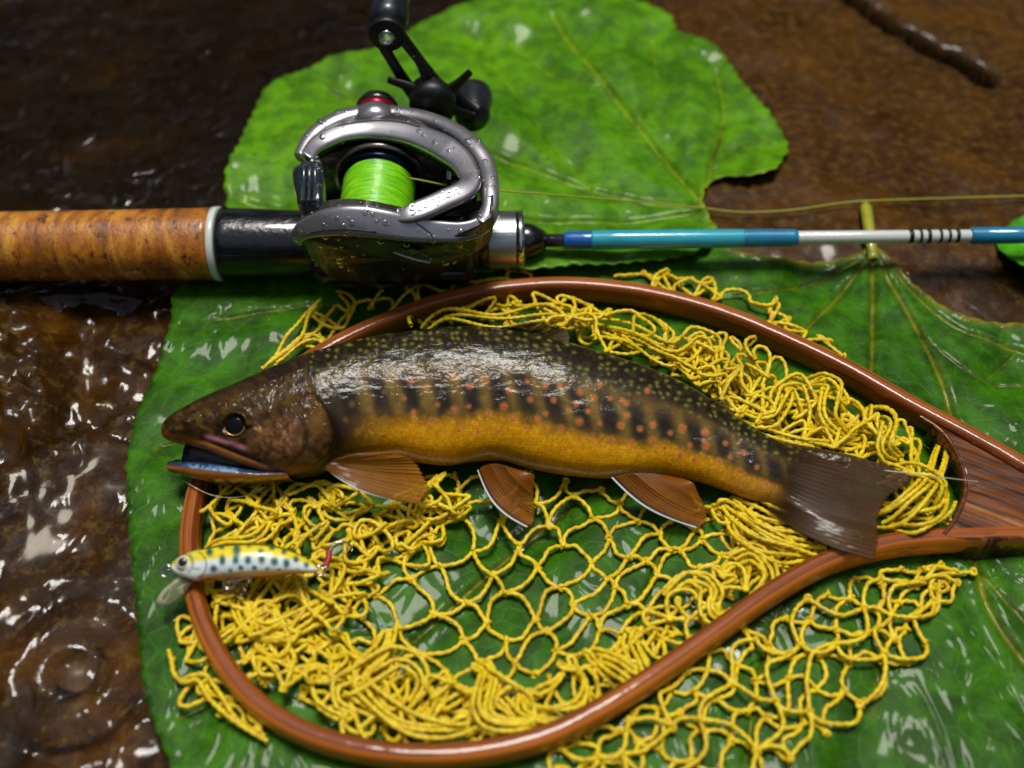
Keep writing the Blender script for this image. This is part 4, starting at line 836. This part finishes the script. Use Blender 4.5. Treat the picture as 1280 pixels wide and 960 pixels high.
rodpart('reel_seat', [(278, .0118), (281, .0128), (290, .0127), (330, .0123), (372, .0118), (420, .0105), (560, .0102), (600, .0104), (612, .0104)], BLK, 64)
sx = np.linspace(rx(610), rx(645), 60); a = np.linspace(0, 2*np.pi, 180, endpoint=False)
kn = .00022*np.abs(np.sin(a[None]*30+sx[:, None]*2600))*np.abs(np.sin(a[None]*30-sx[:, None]*2600)); rr = .0104+kn
rr[:2] -= .0006; u_ = np.array([0, 0, 1.]); u_ -= u_@ROD_D*ROD_D; v_ = np.cross(ROD_D, u_)
V = RO+sx[:, None, None]*ROD_D+rr[..., None]*(np.cos(a)[None, :, None]*u_+np.sin(a)[None, :, None]*v_)
CHR = simple('knurled_alloy', '#b9bfbd', .24, .95)
mk('locking_nut', V.reshape(-1, 3), grid_faces(60, 180, False, True), CHR, rod)
rodpart('nut_collar', [(645, .0098), (646, .0109), (653, .0109), (655, .0102)], simple('polished_alloy', '#dfe5e4', .1, 1.))
rodpart('hood_cone', [(655, .0062), (657, .0064), (668, .0056), (676, .0043), (682, .0034)], BLK)
rodpart('blank', [(680, .0024), (760, .0023), (1000, .0021), (1290, .0019), (1700, .0016)], simple('graphite_blank', '#2b2634', .2, coat=1.))
def thread(name, c1, c2):
    m = NT(name); wv = m.n('TexWave', Scale=900., Distortion=.2); wv.bands_direction = 'X'; m.l(m.coord(), wv.inputs['Vector'])
    m.set(Base_Color=m.mix(m.noise(m.coord(), 160, 3), c1, c2), Roughness=.3, Coat_Weight=1., Coat_Roughness=.04, Normal=m.bump(wv.outputs['Fac'], .0001, .4)); return m.m
BLU = thread('blue_thread', '#0a6a98', '#1390b8'); CYA = thread('cyan_thread', '#0e8fae', '#35b8c8'); BLU2 = thread('deep_blue_thread', '#0b4fa0', '#0f6cc0'); SIL = simple('white_band_paint', '#d6dcd8', .22, coat=1.)
rodpart('thread_wrap', [(704, .0024), (706, .0031), (738, .0031), (739, .0031)], BLU2); rodpart('thread_wrap', [(739, .00312), (741, .0034), (800, .0034), (928, .0033), (930, .0033)], CYA); rodpart('thread_wrap', [(930, .0032), (931, .0032), (990, .0031), (997, .0029), (998, .0024)], BLU)
rodpart('white_band', [(998, .0023), (999, .0024), (1215, .00225), (1216, .0022)], SIL)
for p_, w_ in ((1137, 6), (1150, 4), (1160, 5), (1175, 4), (1186, 4), (1196, 5)): rodpart('black_ring', [(p_, .00226), (p_+.3, .00245), (p_+w_-.3, .00245), (p_+w_, .00226)], BLKM, 32)
rodpart('thread_wrap', [(1215, .0024), (1217, .0030), (1400, .0029), (1402, .0022)], BLU)

# ================================================================ reel
Y0 = rod_at(495)[1]
def Q(px, py, yr): return Py(px, py, Y0+yr)
reel = thing('baitcasting_reel', RO+ROD_D*rx(495)+np.array([0, 0, .010]), 'wet gunmetal baitcasting reel spooled with lime green line on the rod', 'reel')
def metal(name, c1, c2, rough=.27, met=.85):
    m = NT(name); n = m.noise(m.coord(), 55, 4); n2 = m.noise(m.coord(), 2200, 2); m.set(Base_Color=m.mix(n, c1, c2), Metallic=met, Roughness=m.ramp(n, [(.3, rough*.75), (.7, rough*1.25)]), Coat_Weight=.5, Coat_Roughness=.08, Normal=m.bump(n2, .00005, .5)); return m.m
SILV = metal('brushed_silver', '#bebcc0', '#7c787e', .27, .78); GUN = metal('gunmetal', '#5a5250', '#352c2a', .34, .45); DARK = simple('reel_black', '#060607', .35, coat=.3)
RB = []                                           # surfaces that carry drops
def rec(o): RB.append(o); return o
def band(name, pts, half_w, half_h, mat, n=120, p=3.0, up=(0, 0, 1), closed=False, taper=None):
    pa = spline(pts, n, closed); sec = circ(16, half_w, half_h, p); sc_ = np.ones(n) if taper is None else np.interp(np.linspace(0, 1, n), np.linspace(0, 1, len(taper)), taper)
    V, F = sweep(pa, sec, sc_, up, closed); return rec(mk(name, V, fixq(F), mat, reel))
# near side plate and its silver shoulder
ptop = [(372, 296), (379, 288), (393, 281), (417, 276), (447, 276), (482, 282), (513, 288), (550, 291), (580, 291), (604, 286), (616, 270)]
pbot = [(613, 300), (597, 317), (568, 335), (535, 352), (495, 361), (458, 363), (432, 360), (410, 349), (393, 332), (378, 313)]
def plate_pt(x, y, k): return Q(x, y, -.0215+k)
ol = spline([Q(x, y, -.0235) for x, y in ptop]+[Q(x, y, -.0205+.0075*max(0, (y-330)/33.)) for x, y in pbot], 160, True)
V, F = pillow(ol, ol.mean(0), np.array([0, -.0050, .0022]), 26, back=np.array([0, .010, 0]), power=2.3); sp_o = rec(mk('side_plate', V, F, GUN, reel)); SPB = BVHTree.FromPolygons([tuple(p) for p in V], F.tolist())
band('near_rail', [Q(371, 302, -.0225), Q(375, 292, -.0232), Q(388, 284, -.0238), Q(417, 277, -.0244), Q(447, 276, -.0248), Q(480, 280, -.0252), Q(510, 285, -.0252), Q(545, 289, -.0248), Q(580, 289, -.0238), Q(602, 281, -.021), Q(614, 262, -.015)], .0044, .0022, SILV, up=(0, -.72, .69), p=3.6, taper=[.45, .7, .95, 1.1, 1.15, 1.05, .95, .8, .72, .72, .75])
band('front_hood', [Q(602, 283, -.021), Q(612, 266, -.0165), P(613, 240, .0435), P(609, 214, .0440), P(597, 193, .0450), P(576, 173, .0455), P(550, 158, .0455), P(520, 149, .0450), P(480, 145, .0445), P(440, 149, .0440), P(408, 162, .0430), P(388, 178, .0415), P(376, 198, .0395)], .0031, .0040, SILV, up=(0, -.2, 1), p=4, taper=[.8, .9, 1, 1, 1, .9, .85, .85, .9, 1, 1, .9, .7])
# gear side housing behind the far rail
ol = spline([Q(x, y, .0235) for x, y in [(392, 185), (410, 162), (445, 150), (490, 146), (540, 156), (585, 178), (608, 205), (612, 235), (590, 255), (540, 265), (470, 262), (420, 250), (398, 220)]], 120, True)
V, F = pillow(ol, ol.mean(0)+np.array([.004, 0, .001]), np.array([.002, .011, .001]), 18, back=np.array([0, -.006, 0]), power=2.6); rec(mk('gear_housing', V, F, GUN, reel))
# spool cover loop ("thumb frame") with the diagonal strut that carries the name
strut = [P(384, 196, .0430), P(398, 180, .0452), P(430, 166, .0468), P(470, 162, .0474), P(512, 168, .0478), P(548, 182, .0480), P(573, 199, .0480), P(585, 216, .0480), P(588, 229, .0480), P(578, 240, .0480), P(556, 250, .0480), P(534, 260, .0479), P(512, 268, .0476), P(497, 270, .047)]
band('spool_cover', strut, .0035, .0018, SILV, 160, 4, up=(0, -.35, 1), taper=[.7, .9, .95, 1, 1.05, 1.1, 1.2, 1.3, 1.15, 1., 1., 1., 1., .7])
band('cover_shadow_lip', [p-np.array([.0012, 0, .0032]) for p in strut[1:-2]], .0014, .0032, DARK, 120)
# inner frame walls and floor, dark
for yr, nm in ((.0185, 'inner_wall'), (-.0185, 'inner_wall')):
    V, F = boxm((P(500, 230, .03)[0], Y0+yr, .0275), (.052, 0, 0), (0, .0014, 0), (0, 0, .030), .1); mk(nm, V, F, DARK, reel)
V, F = boxm((P(500, 230, .02)[0], Y0, .0150), (.056, 0, 0), (0, .040, 0), (0, 0, .006), .15); mk('frame_floor', V, F, DARK, reel)
V, F = boxm((P(592, 230, .03)[0], Y0, .0255), (.004, 0, 0), (0, .034, 0), (0, 0, .022), .15); mk('front_wall', V, F, DARK, reel)
V, F = boxm((P(495, 300, .012)[0], Y0, .0125), (.050, 0, 0), (0, .013, 0), (0, 0, .006), .2); mk('reel_foot', V, F, DARK, reel)
# spool, wound with line
sxc = P(466, 228, .0420)[0]; sc0 = np.array([sxc, Y0, .0295]); yy = np.linspace(-.0150, .0100, 260)
rl = .0124+.00010*np.abs(np.sin(yy*2*np.pi/.00085))+.00018*(fbm(yy*700, yy*0, 3, 2)-.5)
V, F = lathe(list(zip(yy, rl)), sc0, (0, 1, 0), 96); ang = np.tile(np.linspace(0, 2*np.pi, 96, endpoint=False), len(yy)); V[:, 2] += .00012*np.sin(ang*3+np.repeat(yy, 96)*900)
m = NT('lime_line'); n = m.noise(m.coord((.08, 1, .08)), 1500, 3); m.set(Base_Color=m.ramp(n, [(.3, '#3f9a06'), (.5, '#74cc08'), (.7, '#a6ea1c')]), Roughness=.4, Normal=m.bump(n, .0002, .7), Coat_Weight=.3)
spool = mk('spool', *lathe([(-.0180, 1e-6), (-.0180, .0138), (-.0170, .0142), (-.0162, .0138), (-.0160, .011), (.0105, .011), (.0108, .0136), (.0116, .0140), (.0126, .0136), (.0128, 1e-6)], sc0, (0, 1, 0), 72), simple('spool_anodised', '#101a30', .2, .8), reel)
mk('wound_line', V, F, m.m, spool)
mk('spool_rim', *lathe([(.0132, .0150), (.0136, .0158), (.0146, .0158), (.0150, .0152), (.0150, .0140), (.0132, .0140), (.0132, .0150)], sc0, (0, 1, 0), 72), metal('rim_metal', '#9a938c', '#6c6660', .2), spool)
# thumb bar with grip ridges
ol = spline([P(x, y, z) for x, y, z in [(365, 214, .041), (374, 205, .0435), (400, 198, .0455), (403, 220, .0460), (402, 244, .0460), (396, 259, .0445), (375, 259, .0425), (368, 240, .0405)]], 60, True)
V, F = pillow(ol, ol.mean(0), np.array([-.0004, 0, .0018]), 8, back=np.array([.001, 0, -.008])); tb_ = rec(mk('thumb_bar', V, F, simple('thumb_bar_plastic', '#20262e', .18, coat=1., bump=(160, .0008)), reel))
for x_ in (380, 387, 394): tube('grip_ridge', np.array([P(x_, 209, .0456), P(x_, 230, .0468), P(x_-1, 252, .0458)]), .0007, simple('thumb_ridge', '#2c343e', .2, coat=1.), tb_, 8)
# level wind
lx = P(561, 235, .0335)[0]
tube('worm_shaft', np.array([[lx, Y0-.0178, .0335], [lx, Y0+.0178, .0335]]), .0013, STEEL, reel, 14); tube('guide_bar', np.array([[lx+.004, Y0-.0178, .0270], [lx+.004, Y0+.0178, .0270]]), .0010, STEEL, reel, 12)
gy0 = P(560, 232, .0375)[1]; V, F = boxm((lx+.0005, gy0, .0350), (.006, 0, 0), (0, .0065, 0), (0, 0, .0062), .25); lw_ = mk('line_guide', V, F, DARK, reel); ring('guide_insert', (lx+.0035, gy0, .0375), (1, 0, .2), .0012, .0005, WHT, lw_)
# cast control cap
ax_y = np.array([0, 1, .06]); ax_y = ax_y/np.linalg.norm(ax_y); CAPO = Q(470, 158, .0275)
cap = lathe_obj('cast_control_cap', [(-.004, .0060), (-.002, .0084), (.0030, .0084), (.0040, .0076)], CAPO, ax_y, SILV, reel, 48)
lathe_obj('red_ring', [(0, .0072), (.0004, .0077), (.0022, .0077), (.0026, .0072)], CAPO+ax_y*.0041, ax_y, simple('red_anodised', '#a01c34', .25, .6), cap, 48)
lathe_obj('cap_knob', [(0, .0072), (.0004, .0078), (.002, .0077), (.004, .0070), (.0055, .0050), (.006, .002)], CAPO+ax_y*.0066, ax_y, simple('cap_black', '#101014', .25, coat=.5), cap, 48)
# star drag and handle
hub = Q(541, 122, .0395)
st = lathe_obj('star_drag', [(-.006, .0080), (0, .0082), (.0015, .0070), (.0035, .0050)], hub, (0, 1, .05), BLKM, reel, 40)
for an in (28, 100, 150, 225, 320):
    a_ = math.radians(an); d_ = np.array([math.cos(a_), 0, math.sin(a_)]); pe = np.array([-d_[2], 0, d_[0]])
    pa = spline([hub+d_*.006, hub+d_*.011+pe*.0006+np.array([0, .0006, 0]), hub+d_*.0165+pe*.0022+np.array([0, .0016, 0])], 14); V, F = sweep(pa, circ(10, .0018, .0010, 3), np.linspace(1.2, .7, 14), up=(0, 1, 0)); mk('star_arm', V, fixq(F), BLKM, st)
HY = .0445
arm = [Q(553, 122, HY-.002), Q(548, 108, HY), Q(528, 80, HY+.001), Q(505, 50, HY+.002), Q(497, 38, HY+.002)]; arm2 = [Q(520, 122, HY-.002), Q(508, 105, HY), Q(490, 76, HY+.001), Q(474, 48, HY+.002), Q(470, 38, HY+.002)]
hnd = None
for pts in (arm, arm2):
    V, F = sweep(spline(pts, 30), circ(12, .0018, .0013, 3), np.interp(np.arange(30), [0, 15, 29], [1.35, 1., 1.15]), up=(0, 1, 0))
    if hnd is None: hnd = mk('handle', V, fixq(F), BLKM, reel)
    else: mk('handle_arm', V, fixq(F), BLKM, hnd)
kb = Q(484, 42, HY+.002); lathe_obj('arm_end', [(-.0016, .0056), (-.0012, .0062), (.0012, .0062), (.0016, .0056)], kb, (0, 1, 0), BLKM, hnd, 36)
lathe_obj('arm_hub', [(-.0018, .0058), (-.0012, .0066), (.0014, .0066), (.002, .006), (.005, .0045), (.0055, .002)], Q(537, 116, HY-.001), (0, 1, 0), BLKM, hnd, 36)
V, F = sweep(np.array([Q(541, 112, HY), Q(566, 122, HY+.001), Q(590, 140, HY+.001)]), circ(12, .0018, .0040, 3), up=(0, 0, 1)); mk('handle_arm', V, fixq(F), BLKM, hnd)
lathe_obj('knob_screw', [(-.0012, .0020), (-.0010, .0028), (0, .0028)], kb-np.array([0, .0018, 0]), (0, 1, 0), STEEL, hnd, 28)
kn = [(0, .0036), (.0015, .0042), (.002, .0060), (.006, .0068), (.014, .0064), (.020, .0071), (.026, .0068), (.028, .005)]
KNB = simple('knob_rubber', '#161b22', .38, coat=.3)
lathe_obj('knob', kn, kb+np.array([0, .0018, .0]), (0, 1, .12), KNB, hnd, 40); lathe_obj('knob_collar', [(0, .0044), (.0008, .0047), (.0016, .0044)], kb+np.array([0, .0016, 0]), (0, 1, .12), STEEL, hnd, 36)
lathe_obj('knob', [(s_*.62, r_) for s_, r_ in kn], Q(589, 150, HY+.001), (.05, 1, -.05), KNB, hnd, 40)
# dial window in the side plate and the engraved names
def onplate(px, py, lift=0.):
    h = SPB.ray_cast(Vector(CAM), Vector(ray(px, py)).normalized()); return np.array(h[0])+np.array(h[1])*lift, np.array(h[1])
dl = [(494, 314), (500, 309), (510, 305), (522, 306), (531, 311), (536, 319), (536, 326), (522, 323), (508, 318)]
ol = spline([onplate(x, y, .0002)[0] for x, y in dl], 60, True); _, pn = onplate(516, 315); V, F = pillow(ol, ol.mean(0), pn*.0005, 5); dw = mk('dial_window', V, F, simple('dial_black', '#030303', .12, coat=1.), sp_o)
tube('dial_edge', np.array([onplate(x, y, .0004)[0] for x, y in ((492, 314), (506, 319), (522, 324), (537, 327), (538, 322))]), .00034, simple('dial_white', '#e8e8e8', .3), sp_o, 8)
for k_ in range(11):
    t_ = k_/10; x, y = 503+30*t_, 311-5.5*math.sin(np.pi*(.15+.75*t_))+6*t_; a_, b_ = onplate(x, y, .0009)[0], onplate(x+.8, y+4, .0009)[0]; tube('tick', np.array([a_, (a_+b_)/2, b_]), .00012, SILV, dw, 6)
def text_on(name, s, p0, p1, nrm, size, mat, parent, shear=0.):
    cu = bpy.data.curves.new(name, 'FONT'); cu.body = s; cu.size = 1; cu.extrude = .004; cu.shear = shear; to = bpy.data.objects.new(name, cu); COL.objects.link(to)
    dg = bpy.context.evaluated_depsgraph_get(); me = bpy.data.meshes.new_from_object(to.evaluated_get(dg)); bpy.data.objects.remove(to)
    co = np.array([tuple(v.co) for v in me.vertices]); wd = co[:, 0].max()-co[:, 0].min(); co[:, 0] -= co[:, 0].min(); x = (p1-p0); L = np.linalg.norm(x); x = x/L; nrm = nrm/np.linalg.norm(nrm); y = np.cross(nrm, x)
    W = p0+co[:, :1]/wd*L*x+co[:, 1:2]*size*y+co[:, 2:]*.003*nrm
    Fx = [list(p.vertices) for p in me.polygons]; bpy.data.meshes.remove(me); return mk(name, W, Fx, mat, parent, smooth=False)
a_, n_ = onplate(408, 333, .0003); b_, n2_ = onplate(449, 341, .0003); text_on('maker_name', 'SHIMANO', a_, b_, n_+n2_, .0022, simple('engraving_grey', '#8a7a66', .4, .5), sp_o)
def up26(p): return p+np.array([0, -.0006, .00195])
text_on('model_name', 'Scorpion', up26(P(515, 271, .0477)), up26(P(576, 244, .0480)), np.array([0, -.3, 1.]), .0046, simple('name_pale', '#cfe6e4', .3, .2), reel, .25)
# drops of water standing on the reel
m = NT('water_drop'); tr_ = m.n('BsdfTransparent'); tr_.inputs[0].default_value = (.9, .92, .93, 1); gl_ = m.n('BsdfGlossy', Roughness=.02); fr_ = m.n('Fresnel', IOR=1.5); mx_ = m.n('MixShader')
m.l(fr_.outputs[0], mx_.inputs[0]); m.l(tr_.outputs[0], mx_.inputs[1]); m.l(gl_.outputs[0], mx_.inputs[2]); m.l(mx_.outputs[0], m.out.inputs[0]); DROP = m.m
def drops(spots_, objs, parent, rmin, rmax):
    B = Bag(); trees = []
    for o in objs:
        me = o.data; trees.append(BVHTree.FromPolygons([v.co.copy() for v in me.vertices], [list(p.vertices) for p in me.polygons]))
    pr = np.array([(0, 1), (.25, .97), (.45, .82), (.58, .5), (.62, .2), (.62, .01)])
    for px, py in spots_:
        d = Vector(ray(px, py)).normalized(); best = None
        for t_ in trees:
            h = t_.ray_cast(Vector(CAM), d)
            if h[0] is not None and (best is None or h[3] < best[3]): best = h
        if best is None: continue
        nrm = np.array(best[1]); nrm = nrm if nrm@np.array(d) < 0 else -nrm
        r = rmin+(rmax-rmin)*rng.uniform()**2.2; V, F = lathe(pr*r, np.array(best[0])-nrm*r*.08, nrm, 14, ref=(.3, .5, .7)); B.add(V, F)
    o = B.build('water_drops', DROP, parent); o['kind'] = 'stuff'; return o
sp_ = [(rng.uniform(368, 618), 138+200*rng.uniform()**1.4) for _ in range(300)]
sp_ = [q_ for q_ in sp_ if not (505 < q_[0] < 592 and 228 < q_[1] < 282)]
drops(sp_, RB, reel, .00025, .00115)
RBT = [BVHTree.FromPolygons([v.co.copy() for v in o.data.vertices], [list(p.vertices) for p in o.data.polygons]) for o in RB]
def onreel(px, py, lift=.00005):
    d = Vector(ray(px, py)).normalized(); hs_ = [h for h in (t_.ray_cast(Vector(CAM), d) for t_ in RBT) if h[0] is not None]
    h = min(hs_, key=lambda h: h[3]); return np.array(h[0])+np.array(h[1])*lift
SEAM = simple('seam_dark', '#0a0909', .5)
for ln in ([(520, 279), (528, 284), (536, 290), (542, 297)], [(420, 158), (440, 154), (470, 151), (500, 153), (525, 159)], [(384, 292), (410, 288), (440, 287), (470, 290)]):
    try: tube('seam', np.array([onreel(x, y) for x, y in spline(ln, 14)]), .00022, SEAM, reel, 6)
    except ValueError: pass
for x, y in ((577, 290), (601, 222), (403, 171)):
    try: p_ = onreel(x, y); lathe_obj('screw', [(-.0004, .0011), (.0001, .0011), (.0003, .0008)], p_, p_-onreel(x, y, -.001), STEEL, reel, 20)
    except ValueError: pass

# ================================================================ lines
LINE = simple('braid_line', '#a9b03a', .45); MONO = simple('clear_leader', '#c8c4b0', .15, coat=1.)
pa = [P(508, 222, .0425), P(530, 226, .0405), P(560, 232, .0378), P(590, 235, .038), P(620, 238, .035), P(700, 244, .026), P(800, 252, .013), P(878, 260, .0046), P(925, 265, .0026), P(985, 263, .003), P(1050, 254, .003), P(1085, 251, .0042), P(1140, 249, .003), P(1280, 245, .003), P(1400, 243, .003)]
tag(tube('fishing_line', spline(pa, 200), .00030, LINE, None, 8), 'thin yellow green line running from the reel over the leaf and rock', 'line')
tag(tube('leader_line', spline([P(228, 600, .009), P(243, 609, .0105), P(262, 618, .009), P(285, 622, .0085), P(310, 619, .0085), P(332, 608, .009)], 60), .00013, MONO, None, 8), 'fine clear leader looping below the open jaw of the fish', 'line')
tag(tube('leader_line', np.array([onfish(x, y, .0002) for x, y in zip(np.linspace(775, 903, 40), np.linspace(585, 513, 40)+np.sin(np.linspace(0, 3, 40))*-4)]), .00013, MONO, None, 8), 'fine clear leader lying across the flank of the fish', 'line')
tag(tube('leader_line', spline([P(1105, 588, .0165), P(1140, 592, .017), P(1180, 597, .0165), P(1222, 602, .0125)], 40), .00014, MONO, None, 8), 'fine stiff line end reaching from the tail fin to the wooden throat', 'line')
